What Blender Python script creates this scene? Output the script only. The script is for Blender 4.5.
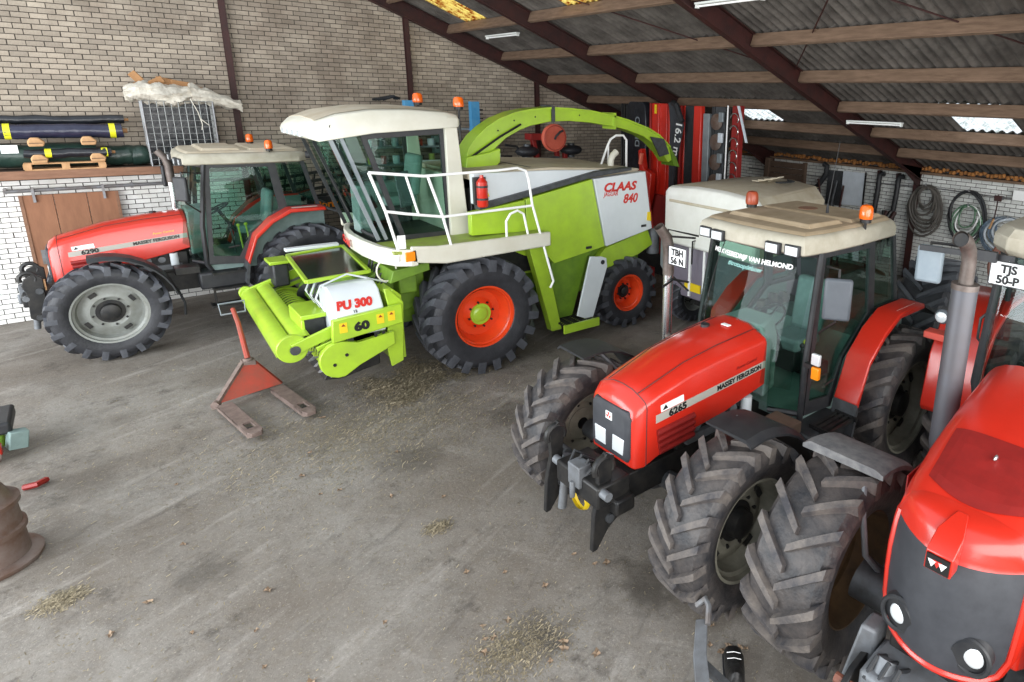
import bpy, bmesh, math, random
from mathutils import Vector, Matrix, Euler
random.seed(7)
PI=math.pi
for o in list(bpy.data.objects): bpy.data.objects.remove(o)
SC=bpy.context.scene; COL=SC.collection

# ---------------- camera ----------------
cd=bpy.data.cameras.new('camera'); cam=bpy.data.objects.new('camera',cd); COL.objects.link(cam)
cd.sensor_width=36; cd.lens=36*628.752/1024; cd.shift_x=-0.15016; cd.shift_y=-0.07311
cd.clip_start=.05; cd.clip_end=200
_R=Matrix(((0.74189993,-0.66998022,0.02666452),(-0.15179169,-0.20655517,-0.96658898),(0.65310319,0.71306484,-0.25494069)))
_F=Matrix(((1,0,0),(0,-1,0),(0,0,-1)))      # cv camera -> blender camera
_W=(_F@_R).transposed()
cam.matrix_world=Matrix.Translation((0,0,4.05))@_W.to_quaternion().to_matrix().to_4x4()
SC.camera=cam
# ---------------- world and light ----------------
w=bpy.data.worlds.new('sky'); SC.world=w; w.use_nodes=True
bg=w.node_tree.nodes['Background']; bg.inputs[0].default_value=(.86,.93,1,1); bg.inputs[1].default_value=1.0
def area(name,loc,target,sx,sy,power,col=(1,1,1)):
    l=bpy.data.lights.new(name,'AREA'); l.shape='RECTANGLE'; l.size=sx; l.size_y=sy; l.energy=power; l.color=col
    o=bpy.data.objects.new(name,l); COL.objects.link(o); o.location=loc
    o.rotation_euler=(Vector(target)-Vector(loc)).to_track_quat('-Z','Y').to_euler(); return o
area('daylight_left_doorway',(-6.5,8.5,2.6),(4,9.5,1.0),11,5,1000,(.93,.97,1))
area('front_fill_light',(2,-5.5,4.0),(7,7,1.4),15,6,1150,(1,.98,.95))  # added soft fill behind the camera, brightens the machines and right wall
SC.view_settings.view_transform='Standard'; SC.view_settings.look='None'
SC.view_settings.gamma=1; SC.view_settings.exposure=0.5; SC.view_settings.use_curve_mapping=False

# ---------------- materials ----------------
def lin(h):
    c=[int(h[i:i+2],16)/255 for i in (0,2,4)]
    return tuple((x/12.92 if x<=.04045 else ((x+.055)/1.055)**2.4) for x in c)+(1,)
MATS={}
def mat(name,col,rough=.5,metal=0,col2=None,amt=.5,scale=6,bump=0,bscale=40,island=0,coat=0,detail=6,stretch=None,contrast=(.35,.65)):
    m=bpy.data.materials.new(name); m.use_nodes=True; nt=m.node_tree; N=nt.nodes; L=nt.links
    b=N['Principled BSDF']; b.inputs['Roughness'].default_value=rough; b.inputs['Metallic'].default_value=metal
    b.inputs['Base Color'].default_value=lin(col)
    if coat: b.inputs['Coat Weight'].default_value=coat; b.inputs['Coat Roughness'].default_value=.15
    tc=N.new('ShaderNodeTexCoord'); src=tc.outputs['Object']
    if stretch:
        mp=N.new('ShaderNodeMapping'); mp.inputs['Scale'].default_value=stretch; L.new(src,mp.inputs[0]); src=mp.outputs[0]
    out=None
    if col2:
        n=N.new('ShaderNodeTexNoise'); n.inputs['Scale'].default_value=scale; n.inputs['Detail'].default_value=detail; n.inputs['Roughness'].default_value=.65
        L.new(src,n.inputs['Vector'])
        r=N.new('ShaderNodeMapRange'); r.inputs[1].default_value=contrast[0]; r.inputs[2].default_value=contrast[1]; r.inputs[3].default_value=0; r.inputs[4].default_value=amt
        L.new(n.outputs['Fac'],r.inputs[0])
        mx=N.new('ShaderNodeMix'); mx.data_type='RGBA'; mx.inputs[6].default_value=lin(col); mx.inputs[7].default_value=lin(col2)
        L.new(r.outputs[0],mx.inputs[0]); out=mx.outputs[2]
    if island:
        g=N.new('ShaderNodeNewGeometry'); oi=N.new('ShaderNodeObjectInfo')
        ad=N.new('ShaderNodeMath'); ad.operation='ADD'; L.new(g.outputs['Random Per Island'],ad.inputs[0]); L.new(oi.outputs['Random'],ad.inputs[1])
        fr=N.new('ShaderNodeMath'); fr.operation='FRACT'; L.new(ad.outputs[0],fr.inputs[0])
        r2=N.new('ShaderNodeMapRange'); r2.inputs[3].default_value=1-island; r2.inputs[4].default_value=1+island*.5; L.new(fr.outputs[0],r2.inputs[0])
        hs=N.new('ShaderNodeHueSaturation'); L.new(r2.outputs[0],hs.inputs['Value'])
        if out: L.new(out,hs.inputs['Color'])
        else: hs.inputs['Color'].default_value=lin(col)
        out=hs.outputs[0]
    if out: L.new(out,b.inputs['Base Color'])
    if bump:
        n2=N.new('ShaderNodeTexNoise'); n2.inputs['Scale'].default_value=bscale; n2.inputs['Detail'].default_value=5; L.new(src,n2.inputs['Vector'])
        bp=N.new('ShaderNodeBump'); bp.inputs['Strength'].default_value=bump; bp.inputs['Distance'].default_value=.02
        L.new(n2.outputs['Fac'],bp.inputs['Height']); L.new(bp.outputs[0],b.inputs['Normal'])
    MATS[name]=m; return m
def glassmat(name,tint,gloss=.12,fac=.015):
    m=bpy.data.materials.new(name); m.use_nodes=True; nt=m.node_tree; N=nt.nodes; L=nt.links
    for n in list(N):
        if n.type!='OUTPUT_MATERIAL': N.remove(n)
    o=[n for n in N if n.type=='OUTPUT_MATERIAL'][0]
    t=N.new('ShaderNodeBsdfTransparent'); t.inputs[0].default_value=lin(tint)
    g=N.new('ShaderNodeBsdfGlossy'); g.inputs['Roughness'].default_value=(0 if gloss<.2 else .15); g.inputs[0].default_value=(.7,.75,.75,1)
    lw=N.new('ShaderNodeLayerWeight'); lw.inputs[0].default_value=.5
    pw=N.new('ShaderNodeMath'); pw.operation='POWER'; pw.inputs[1].default_value=4; L.new(lw.outputs['Facing'],pw.inputs[0])
    f=N.new('ShaderNodeMath'); f.operation='MULTIPLY'; f.inputs[1].default_value=.45; L.new(pw.outputs[0],f.inputs[0])
    a=N.new('ShaderNodeMath'); a.operation='ADD'; a.inputs[1].default_value=fac; L.new(f.outputs[0],a.inputs[0])
    mx=N.new('ShaderNodeMixShader'); L.new(a.outputs[0],mx.inputs[0]); L.new(t.outputs[0],mx.inputs[1]); L.new(g.outputs[0],mx.inputs[2]); L.new(mx.outputs[0],o.inputs[0])
    MATS[name]=m; return m
def skymat(name,col,tr,stain='ffffff'):
    m=bpy.data.materials.new(name); m.use_nodes=True; nt=m.node_tree; N=nt.nodes; L=nt.links
    for n in list(N):
        if n.type!='OUTPUT_MATERIAL': N.remove(n)
    o=[n for n in N if n.type=='OUTPUT_MATERIAL'][0]
    t=N.new('ShaderNodeBsdfTranslucent'); t.inputs[0].default_value=lin(col)
    p=N.new('ShaderNodeBsdfTransparent'); p.inputs[0].default_value=lin(col)
    mx=N.new('ShaderNodeMixShader'); mx.inputs[0].default_value=tr; L.new(t.outputs[0],mx.inputs[1]); L.new(p.outputs[0],mx.inputs[2]); L.new(mx.outputs[0],o.inputs[0])
    tc=N.new('ShaderNodeTexCoord'); n=N.new('ShaderNodeTexNoise'); n.inputs['Scale'].default_value=7; n.inputs['Detail'].default_value=8; n.inputs['Roughness'].default_value=.75; L.new(tc.outputs['Object'],n.inputs['Vector'])
    r=N.new('ShaderNodeMapRange'); r.inputs[1].default_value=.48; r.inputs[2].default_value=.62; L.new(n.outputs['Fac'],r.inputs[0])
    mc=N.new('ShaderNodeMix'); mc.data_type='RGBA'; mc.inputs[6].default_value=lin(col); mc.inputs[7].default_value=lin(stain); L.new(r.outputs[0],mc.inputs[0])
    L.new(mc.outputs[2],t.inputs[0]); L.new(mc.outputs[2],p.inputs[0])
    MATS[name]=m; return m
mat('brick_grey','ada191',.85,col2='7c6e60',amt=.75,scale=1.1,bump=.35,bscale=30,island=.22)
mat('brick_white','f7f6f3',.8,col2='b9b3a8',amt=.45,scale=1.6,bump=.3,bscale=25,island=.06)
mat('brick_eave','dedfdb',.85,col2='b3b1ab',amt=.5,scale=1.4,bump=.3,bscale=30,island=.16)
mat('mortar','37322d',.95,col2='58524a',amt=.6,scale=5)
mat('mortar_white','c3c1bc',.9,col2='8f8a82',amt=.6,scale=5)
mat('rust_steel','3d1915',.6,col2='1e0f0e',amt=.7,scale=4,bump=.2)
mat('purlin_wood','7d6552',.85,col2='5a4636',amt=.8,scale=3,bump=.3,stretch=(8,1,8))
mat('roof_sheet','6e6862',.95,col2='3f3a36',amt=.8,scale=2.2,bump=.5,bscale=14,island=.12)
mat('rail_steel','8f9296',.5,.6,col2='6b5a4d',amt=.6)
mat('red_paint','c92a1a',.3,col2='ad2518',amt=.35,scale=3,coat=.5)
mat('red_dark','8c1c18',.5,col2='6d1512',amt=.5,scale=8)
mat('red_dusty','c44a3c',.6,col2='8f4a3c',amt=.6,scale=5)
mat('lime','a9cc35',.32,col2='8aa53a',amt=.45,scale=3.5,coat=.35)
mat('lime_dusty','9db544',.55,col2='8b8a52',amt=.75,scale=6)
mat('lime_dark','6d9026',.5,col2='4d6a22',amt=.6,scale=5)
mat('white_panel','d6dcdf',.35,col2='bcc3c6',amt=.35,scale=2,coat=.2)
mat('cream','d5d3c5',.45,col2='b9b29b',amt=.35,scale=2.4,coat=.15)
mat('dust_top','b5a78f',.75,col2='cfc8b6',amt=.6,scale=3)
mat('dust_roof','a8967c',.8,col2='857458',amt=.6,scale=4)
mat('roof_lip','b5b0a0',.6,col2='8d846f',amt=.5,scale=5)
mat('tyre','232428',.55,col2='37373c',amt=.6,scale=7,bump=.25,bscale=30)
mat('lug_clean','3d3f45',.55,col2='5a5c62',amt=.6,scale=7)
mat('lug_dusty','37363a',.65,col2='756d66',amt=.8,scale=5,bump=.3,bscale=30)
mat('tyre_dusty','26272b',.5,col2='5b5450',amt=.7,scale=5,bump=.3,bscale=30)
mat('black_plastic','202226',.5,col2='3b3b3b',amt=.5,scale=8)
mat('black_metal','191a1c',.45,.2,col2='3d3a36',amt=.55,scale=9)
mat('grey_metal','55585c',.5,.4,col2='34322f',amt=.6,scale=9)
mat('grey_casting','777b80',.55,.3,col2='4b4845',amt=.5,scale=8)
mat('rim_grey','8d908c',.5,.2,col2='6c6a60',amt=.5,scale=6)
mat('rim_beige','8f8c7e',.6,.1,col2='5f5b50',amt=.6,scale=5)
mat('rim_orange','e8481d',.35,col2='c4411f',amt=.4,scale=6,coat=.3)
mat('rim_brown','6d5539',.7,.2,col2='3d3125',amt=.7,scale=6)
mat('chrome','c9cbcc',.25,.9)
mat('exhaust_grey','5a5b61',.5,.4,col2='55504f',amt=.5,scale=4)
mat('exhaust_rust','554a44',.5,.5,col2='8d8580',amt=.6,scale=5)
mat('grille_black','2c2e33',.6,col2='44464b',amt=.5,scale=5)
mat('decal_grey','a9a59c',.5)
mat('decal_black','121212',.5)
mat('decal_red','c8291f',.5)
mat('decal_white','f2f2f0',.5)
mat('decal_teal','9fd6cf',.5)
mat('decal_yellow','e8c81f',.5)
mat('lens','dfe4e6',.15,.3)
mat('beacon_orange','f06a14',.2,col2='c94d10',amt=.4,scale=20,coat=.6)
mat('beacon_brown','9c4427',.35,col2='6e2e1c',amt=.5,scale=12)
mat('amber','f08a14',.3)
mat('interior_grey','6b7f7c',.7,col2='8fa39e',amt=.4)
mat('seat_grey','7f9294',.8,col2='5d6d70',amt=.5)
mat('mirror_grey','4b5056',.5,col2='5f656b',amt=.3)
mat('mirror_blue','8d9aa3',.45,col2='a5b0b6',amt=.4)
mat('guard_grey','5e5e60',.7,col2='8b8a88',amt=.6,scale=12)
mat('grass_yellow','c9cf4a',.6)
mat('plate_white','eceeee',.4)
mat('wood_pale','c99e72',.8,col2='96704a',amt=.6,scale=8)
mat('wood_brown','8f6a53',.8,col2='6b4a38',amt=.6,scale=4,bump=.3,stretch=(1,6,6))
mat('wood_dark','5d4a3c',.85,col2='3b2f27',amt=.6,scale=4,bump=.3)
mat('door_brown','96684c',.75,col2='7d543c',amt=.6,scale=3,stretch=(5,5,1))
mat('foil_black','15171b',.28,col2='2c2f36',amt=.6,scale=6,bump=.6,bscale=9)
mat('foil_blue','22243a',.25,col2='3d3f52',amt=.5,scale=5,bump=.5,bscale=9)
mat('foil_green','20352f',.3,col2='3c5048',amt=.6,scale=5,bump=.8,bscale=7)
mat('tape_yellow','e3e02a',.4)
mat('bag_white','d8d2c4',.6,col2='a8a092',amt=.6,scale=9,bump=.8,bscale=18)
mat('cardboard','a57a50',.85,col2='7d5a3a',amt=.5,scale=6)
mat('wire','8f908e',.5,.6)
mat('blue_paint','3f8fc4',.5,col2='69a9cc',amt=.5,scale=6)
mat('orange_foam','bb7f45',.95,col2='7d5230',amt=.8,scale=14,bump=1,bscale=20)
mat('hose_brown','5b5650',.6,col2='3d3935',amt=.5)
mat('hose_green','2f5a3c',.5,col2='9fc4a6',amt=.45,scale=20)
mat('hose_blue','46586c',.45,col2='9fb0bd',amt=.5,scale=16)
mat('hose_copper','7a4a3a',.5,col2='5a3a30',amt=.5)
mat('pot_rust','6a4a3c',.8,col2='4a352c',amt=.6)
mat('panel_grey','7d858a',.5,.3,col2='a5abae',amt=.5,scale=3)
mat('white_cab','e9e8e2',.4,col2='c9c5b8',amt=.4,scale=2)
mat('mauve_panel','7b7480',.6,col2='625c66',amt=.4,scale=2)
mat('pink_disc','e8735c',.5,col2='d4553f',amt=.4,scale=8)
mat('straw','ada087',.9,col2='7a7159',amt=.7,scale=3,island=.4)
mat('leaf_tan','95806a',.8,col2='74583f',amt=.6,scale=20,island=.3)
mat('jack_red','a8402f',.6,col2='7b4a3c',amt=.7,scale=6)
mat('jack_worn','8b7a72',.6,.3,col2='5a4a45',amt=.7,scale=8)
mat('rusty_drum','6f5648',.5,.5,col2='8f8580',amt=.7,scale=5)
mat('lamp_white','dadcd8',.4)
mat('sheet_white','cfd6dd',.5,col2='aeb6bd',amt=.5,scale=3)
mat('boot_black','1b1a1a',.5,bump=.3)
glassmat('cab_glass','d9ebe4',fac=.02); glassmat('clear_glass','dfeae8',fac=.06); glassmat('dirty_glass','7d8f88',gloss=.5,fac=.42)
skymat('skylight_amber','fff0b0',.45,'b5651a'); skymat('skylight_white','ffffff',.92,'d8dcd8')

# ---------------- mesh helpers ----------------
OFF=Vector((0,0,0))
class MB:
    def __init__(s): s.v=[]; s.f=[]
    def add(s,vs,fs):
        n=len(s.v); s.v+=[Vector(p) for p in vs]; s.f+=[[i+n for i in f] for f in fs]; return s
    def box(s,x0,x1,y0,y1,z0,z1):
        return s.add([(x,y,z) for x in (x0,x1) for y in (y0,y1) for z in (z0,z1)],[(0,1,3,2),(4,6,7,5),(0,4,5,1),(2,3,7,6),(0,2,6,4),(1,5,7,3)])
    def cbox(s,c,d,rot=None):
        m=Euler(rot).to_matrix() if rot else Matrix.Identity(3); c=Vector(c)
        return s.add([c+m@Vector((x*d[0]/2,y*d[1]/2,z*d[2]/2)) for x in (-1,1) for y in (-1,1) for z in (-1,1)],[(0,1,3,2),(4,6,7,5),(0,4,5,1),(2,3,7,6),(0,2,6,4),(1,5,7,3)])
    def prism(s,poly,ax,a,b):
        n=len(poly)
        def P(p,t):
            return {'y':(p[0],t,p[1]),'x':(t,p[0],p[1]),'z':(p[0],p[1],t)}[ax]
        return s.add([P(p,a) for p in poly]+[P(p,b) for p in poly],[list(range(n)),list(range(2*n-1,n-1,-1))]+[(i,i+n,(i+1)%n+n,(i+1)%n) for i in range(n)])
    def ring(s,p,d,r,n,ref=None):
        d=d.normalized(); u=ref or Vector((0,0,1))
        if abs(d.dot(u))>.95: u=Vector((1,0,0))
        a=d.cross(u).normalized(); b=d.cross(a).normalized()
        return [p+a*math.cos(2*PI*k/n)*r+b*math.sin(2*PI*k/n)*r for k in range(n)]
    def loft(s,rings,cap=True,closed=False):
        n=len(rings[0]); o=len(s.v); m=len(rings)
        for r in rings: s.v+=[Vector(p) for p in r]
        for i in range(m if closed else m-1):
            j=(i+1)%m
            for k in range(n): s.f.append([o+i*n+k,o+i*n+(k+1)%n,o+j*n+(k+1)%n,o+j*n+k])
        if cap and not closed: s.f.append([o+k for k in range(n)][::-1]); s.f.append([o+(m-1)*n+k for k in range(n)])
        return s
    def tube(s,pts,r,n=8,closed=False,cap=True):
        pts=[Vector(p) for p in pts]; m=len(pts); rs=r if isinstance(r,(list,tuple)) else [r]*m
        rings=[]; a=None
        for i in range(m):
            if closed: d=pts[(i+1)%m]-pts[i-1]
            else: d=(pts[min(i+1,m-1)]-pts[max(i-1,0)])
            d.normalize()
            if a is None:
                u=Vector((0,0,1)) if abs(d.z)<.9 else Vector((1,0,0)); a=d.cross(u).normalized()
            a=(a-d*a.dot(d)).normalized(); b=d.cross(a)
            rings.append([pts[i]+(a*math.cos(2*PI*k/n)+b*math.sin(2*PI*k/n))*rs[i] for k in range(n)])
        return s.loft(rings,cap,closed)
    def cyl(s,p0,p1,r0,r1=None,n=16): return s.tube([p0,p1],[r0,r0 if r1 is None else r1],n)
    def lathe(s,prof,c,ax='y',n=32,close=False):
        c=Vector(c); rings=[]
        for k in range(n):
            t=2*PI*k/n; cs,sn=math.cos(t),math.sin(t)
            rings.append([c+Vector({'y':(r*cs,a,r*sn),'z':(r*cs,r*sn,a),'x':(a,r*cs,r*sn)}[ax]) for a,r in prof])
        o=len(s.v); m=len(prof)
        for r in rings: s.v+=r
        for k in range(n):
            j=(k+1)%n
            for i in range(m if close else m-1):
                i2=(i+1)%m; s.f.append([o+k*m+i,o+j*m+i,o+j*m+i2,o+k*m+i2])
        return s
    def bar(s,p0,p1,w,h):
        p0,p1=Vector(p0),Vector(p1); d=(p1-p0).normalized(); u=Vector((0,0,1)) if abs(d.z)<.95 else Vector((1,0,0))
        a=d.cross(u).normalized()*w/2; b=d.cross(a).normalized()*h/2
        return s.loft([[p+a+b,p-a+b,p-a-b,p+a-b] for p in (p0,p1)])
    def sph(s,c,r,n=12,m=8,sc=(1,1,1)):
        c=Vector(c); rings=[]
        for i in range(1,m):
            t=PI*i/m; rings.append([c+Vector((r*sc[0]*math.sin(t)*math.cos(2*PI*k/n),r*sc[1]*math.sin(t)*math.sin(2*PI*k/n),r*sc[2]*math.cos(t))) for k in range(n)])
        return s.loft(rings)
    def quad(s,a,b,c,d): return s.add([a,b,c,d],[(0,1,2,3)])
    def xf(s,M):
        s.v=[M@p for p in s.v]; return s
    def pieces(s):
        """faces grouped into islands, islands grouped when they lie close together"""
        par=list(range(len(s.v)))
        def find(a):
            while par[a]!=a: par[a]=par[par[a]]; a=par[a]
            return a
        for f in s.f:
            r=find(f[0])
            for i in f[1:]:
                q=find(i)
                if q!=r: par[q]=r
        isl={}
        for k,f in enumerate(s.f): isl.setdefault(find(f[0]),[]).append(k)
        ids=list(isl); n=len(ids)
        if n<2 or n>150: return None
        bb=[]
        for a in ids:
            P=[s.v[i] for k in isl[a] for i in s.f[k]]
            bb.append(([min(p[j] for p in P) for j in range(3)],[max(p[j] for p in P) for j in range(3)]))
        sz=[max(b[1][j]-b[0][j] for j in range(3)) for b in bb]; g=list(range(n))
        def fg(a):
            while g[a]!=a: a=g[a]
            return a
        for i in range(n):
            for j in range(i+1,n):
                d=math.sqrt(sum(max(0,bb[i][0][k]-bb[j][1][k],bb[j][0][k]-bb[i][1][k])**2 for k in range(3)))
                if d<=max(.018,.46*max(sz[i],sz[j])): g[fg(j)]=fg(i)
        out={}
        for i in range(n): out.setdefault(fg(i),[]).extend(isl[ids[i]])
        return list(out.values()) if len(out)>1 else None
    def build(s,name,m,parent=None,bevel=0,label=None,loc=None,ang=35,normals=True,seg=2,kind=None,mat2=None):
        if kind is None and mat2 is None and normals and len(s.v)<4000:
            pc=s.pieces()
            if pc:
                first=None
                for fs in pc:
                    q=MB(); mp={}
                    for k in fs:
                        for i in s.f[k]:
                            if i not in mp: mp[i]=len(q.v); q.v.append(s.v[i])
                        q.f.append([mp[i] for i in s.f[k]])
                    o=q.build(name,m,parent,bevel,label,loc,ang,True,seg,None,None)
                    first=first or o
                return first
        me=bpy.data.meshes.new(name); me.from_pydata([tuple(p-OFF) for p in s.v],[],s.f)
        if normals and len(s.f)<60000:
            bm=bmesh.new(); bm.from_mesh(me); bmesh.ops.recalc_face_normals(bm,faces=bm.faces); bm.to_mesh(me); bm.free()
        me.polygons.foreach_set('use_smooth',[True]*len(me.polygons)); me.set_sharp_from_angle(angle=math.radians(ang))
        me.materials.append(MATS[m])
        if mat2:
            me.materials.append(MATS[mat2[0]]); me.polygons.foreach_set('material_index',[0 if i<mat2[1] else 1 for i in range(len(me.polygons))])
        me.update()
        o=bpy.data.objects.new(name,me); COL.objects.link(o)
        if parent: o.parent=parent
        if loc: o.location=loc
        if bevel:
            b=o.modifiers.new('bevel','BEVEL'); b.width=bevel; b.segments=seg; b.limit_method='ANGLE'; b.angle_limit=math.radians(40); b.harden_normals=False
        if label: o['label']=label
        if kind: o['kind']=kind
        return o
def tag(o,label,cat,group=None,kind=None):
    if label: o['label']=label
    if cat: o['category']=cat
    if group: o['group']=group
    if kind: o['kind']=kind
    return o
def thing(name,label,cat,loc=(0,0,0),rz=0,group=None):
    global OFF
    o=bpy.data.objects.new(name,None); COL.objects.link(o); o.location=loc; o.rotation_euler=(0,0,rz); o.empty_display_size=.2
    return tag(o,label,cat,group)
def setoff(v):
    global OFF
    OFF=Vector(v)
def copy(o,parent=None,loc=None):
    c=o.copy(); COL.objects.link(c)
    if parent: c.parent=parent
    if loc is not None: c.location=loc
    for ch in list(o.children): copy(ch,c)
    return c
def text(s,size,loc,rot,m,parent,name='lettering',shear=0,off=0,sx=1,align='LEFT',ext=.001):
    cu=bpy.data.curves.new(name,'FONT'); cu.body=s; cu.size=size; cu.shear=shear; cu.offset=off; cu.extrude=ext; cu.align_x=align; cu.align_y='BOTTOM_BASELINE'; cu.resolution_u=3
    t=bpy.data.objects.new(name,cu); me=bpy.data.meshes.new_from_object(t); bpy.data.objects.remove(t); bpy.data.curves.remove(cu)
    me.transform(Matrix.Translation(Vector(loc)-OFF)@Euler(rot).to_matrix().to_4x4()@Matrix.Diagonal((sx,1,1,1)))
    me.materials.clear(); me.materials.append(MATS[m]); me.name=name
    o=bpy.data.objects.new(name,me); COL.objects.link(o)
    if parent: o.parent=parent
    return o
SIDE=(PI/2,0,0); FRONT=(PI/2,0,-PI/2)
def arc(c,r,a0,a1,n,ax='y',y=0):
    out=[]
    for i in range(n+1):
        t=math.radians(a0+(a1-a0)*i/n); out.append((c[0]+r*math.cos(t),y,c[1]+r*math.sin(t)))
    return out
# ================= setting =================
def zr(x): return 5.85-.38*(x-5.24)
def floor_mat():
    m=bpy.data.materials.new('floor_concrete'); m.use_nodes=True; nt=m.node_tree; N=nt.nodes; L=nt.links; b=N['Principled BSDF']
    tc=N.new('ShaderNodeTexCoord')
    def noise(sc,det=8,ro=.6,st=None,rot=0):
        n=N.new('ShaderNodeTexNoise'); n.inputs['Scale'].default_value=sc; n.inputs['Detail'].default_value=det; n.inputs['Roughness'].default_value=ro
        if st:
            mp=N.new('ShaderNodeMapping'); mp.vector_type='TEXTURE'; mp.inputs['Scale'].default_value=st; mp.inputs['Rotation'].default_value=(0,0,rot); L.new(tc.outputs['Object'],mp.inputs[0]); L.new(mp.outputs[0],n.inputs['Vector'])
        else: L.new(tc.outputs['Object'],n.inputs['Vector'])
        return n.outputs['Fac']
    def rng(f,a,c,lo=0,hi=1):
        r=N.new('ShaderNodeMapRange'); r.inputs[1].default_value=a; r.inputs[2].default_value=c; r.inputs[3].default_value=lo; r.inputs[4].default_value=hi; L.new(f,r.inputs[0]); return r.outputs[0]
    def mix(f,a,c):
        x=N.new('ShaderNodeMix'); x.data_type='RGBA'; L.new(f,x.inputs[0])
        for i,v in ((6,a),(7,c)):
            if isinstance(v,str): x.inputs[i].default_value=lin(v)
            else: L.new(v,x.inputs[i])
        return x.outputs[2]
    c=mix(rng(noise(.55),.38,.62),'87827b','70685f')
    c=mix(rng(noise(1.6,12,.8),.5,.68,0,.75),c,'575049')
    c=mix(rng(noise(3.2,5,.55,(9,1,1),.42),.56,.68,0,.36),c,'b9b4ad')      # pale drag streaks
    c=mix(rng(noise(5,5,.6,(7,1,1),.5),.6,.68,0,.45),c,'4d4844')
    c=mix(rng(noise(4,5,.6,(6,1,1),-.9),.62,.72,0,.2),c,'c0bbb4')
    c=mix(rng(noise(1.5,9,.78),.56,.66,0,.85),c,'4a443e')                  # oil and damp patches
    c=mix(rng(noise(9,8,.8),.48,.72,0,.75),c,'6f6558')
    c=mix(rng(noise(38,6,.8),.56,.7,0,.55),c,'c9c2b5')
    c=mix(rng(noise(60,4,.8),.6,.68,0,.7),c,'3f3a34')
    for cx,cy,r,k in ((3.0,3.35,.42,.75),(2.05,3.55,.3,.7),(2.2,6.6,.5,.5),(3.6,6.9,.5,.6),(6.0,7.4,.7,.6),(-.6,8.4,.8,.45),(.2,6.0,.35,.5),(2.9,8.4,.7,.45),(4.9,6.6,.6,.5)):
        vd=N.new('ShaderNodeVectorMath'); vd.operation='DISTANCE'; L.new(tc.outputs['Object'],vd.inputs[0]); vd.inputs[1].default_value=(cx,cy,0)
        ad=N.new('ShaderNodeMath'); ad.operation='MULTIPLY_ADD'; L.new(noise(3.5,8,.7),ad.inputs[0]); ad.inputs[1].default_value=r*2.2; L.new(vd.outputs['Value'],ad.inputs[2])
        c=mix(rng(ad.outputs[0],r*1.35,r*2.0,k,0),c,'3f3932')
    L.new(c,b.inputs['Base Color']); 
    L.new(rng(noise(2,5),.35,.65,.6,.92),b.inputs['Roughness'])
    bp=N.new('ShaderNodeBump'); bp.inputs['Strength'].default_value=.5; bp.inputs['Distance'].default_value=.02; L.new(noise(14,10,.75),bp.inputs['Height']); L.new(bp.outputs[0],b.inputs['Normal'])
    MATS['floor_concrete']=m
floor_mat()
mb=MB(); mb.box(-14,16,-8,15.6,-.3,0); mb.build('floor','floor_concrete',kind='structure')

def brick_wall(name,plane,u0,u1,ztop,mort,mfun,indiv,bw=.222,bh=.0875):
    """bricks on a plane; plane=('y',15.2) or ('x',14.5), facing the camera side"""
    ax,pv=plane
    w=MB(); poly=[(u0,0),(u1,0),(u1,ztop(u1)),(u0,ztop(u0))]
    w.prism(poly,ax,pv,pv+.3)
    wall=w.build(name,mort,kind='structure')
    groups={}; meshes={}
    rows=int(max(ztop(u0),ztop(u1))/bh)
    for r in range(rows):
        z0=r*bh+.006; z1=z0+bh-.013
        for k in range(int((u1-u0)/bw)+1):
            a=u0+k*bw+(bw/2 if r%2 else 0)+random.uniform(-.003,.003); e=a+bw-.012
            if e>u1 or z1>min(ztop(a),ztop(e))+.1: continue
            dd=random.uniform(.006,.013); m=mfun(a,z0); 
            if indiv(a,z0):
                if m not in meshes:
                    b=MB(); P=(lambda x,d,z:(x,d,z)) if ax=='y' else (lambda x,d,z:(d,x,z))
                    b.add([P(0,0,0),P(bw-.012,0,0),P(bw-.012,0,bh-.013),P(0,0,bh-.013),P(0,.03,0),P(bw-.012,.03,0),P(bw-.012,.03,bh-.013),P(0,.03,bh-.013)],[(0,1,2,3),(0,4,5,1),(1,5,6,2),(2,6,7,3),(3,7,4,0)])
                    o=b.build('brick',m,wall); meshes[m]=o.data; bpy.data.objects.remove(o)
                o=bpy.data.objects.new('brick',meshes[m]); COL.objects.link(o); o.parent=wall
                o.location=(a,pv-dd,z0) if ax=='y' else (pv-dd,a,z0)
            else:
                g=groups.setdefault(m,MB()); d=pv-dd
                P=(lambda x,t,z:(x,t,z)) if ax=='y' else (lambda x,t,z:(t,x,z))
                g.add([P(a,d,z0),P(e,d,z0),P(e,d,z1),P(a,d,z1),P(a,pv+.01,z0),P(e,pv+.01,z0),P(e,pv+.01,z1),P(a,pv+.01,z1)],[(0,1,2,3),(0,4,5,1),(1,5,6,2),(2,6,7,3),(3,7,4,0)])
    for m,g in groups.items(): g.build('brickwork',m,wall,kind='stuff',normals=False)
    return wall
# gable wall behind the machines (the ground-level part below the shelf is whitewashed)
gw=brick_wall('wall_back',('y',15.2),-4.6,14.8,lambda x:zr(x)+.3,'mortar',lambda x,z:'brick_white' if (z<2.6 and x<2.2) else 'brick_grey',lambda x,z:(-1.05<x<1.95 and 3.5<z<4.98))
ew=brick_wall('wall_right',('x',14.5),-1.5,15.2,lambda x:2.55,'mortar',lambda x,z:'brick_eave',lambda y,z:(4.9<y<8.2 and 1.05<z<2.5))
m=MB(); m.box(-14,-4.6,15.2,15.5,0,6.5); m.build('wall_back','brick_grey',kind='structure')
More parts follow.
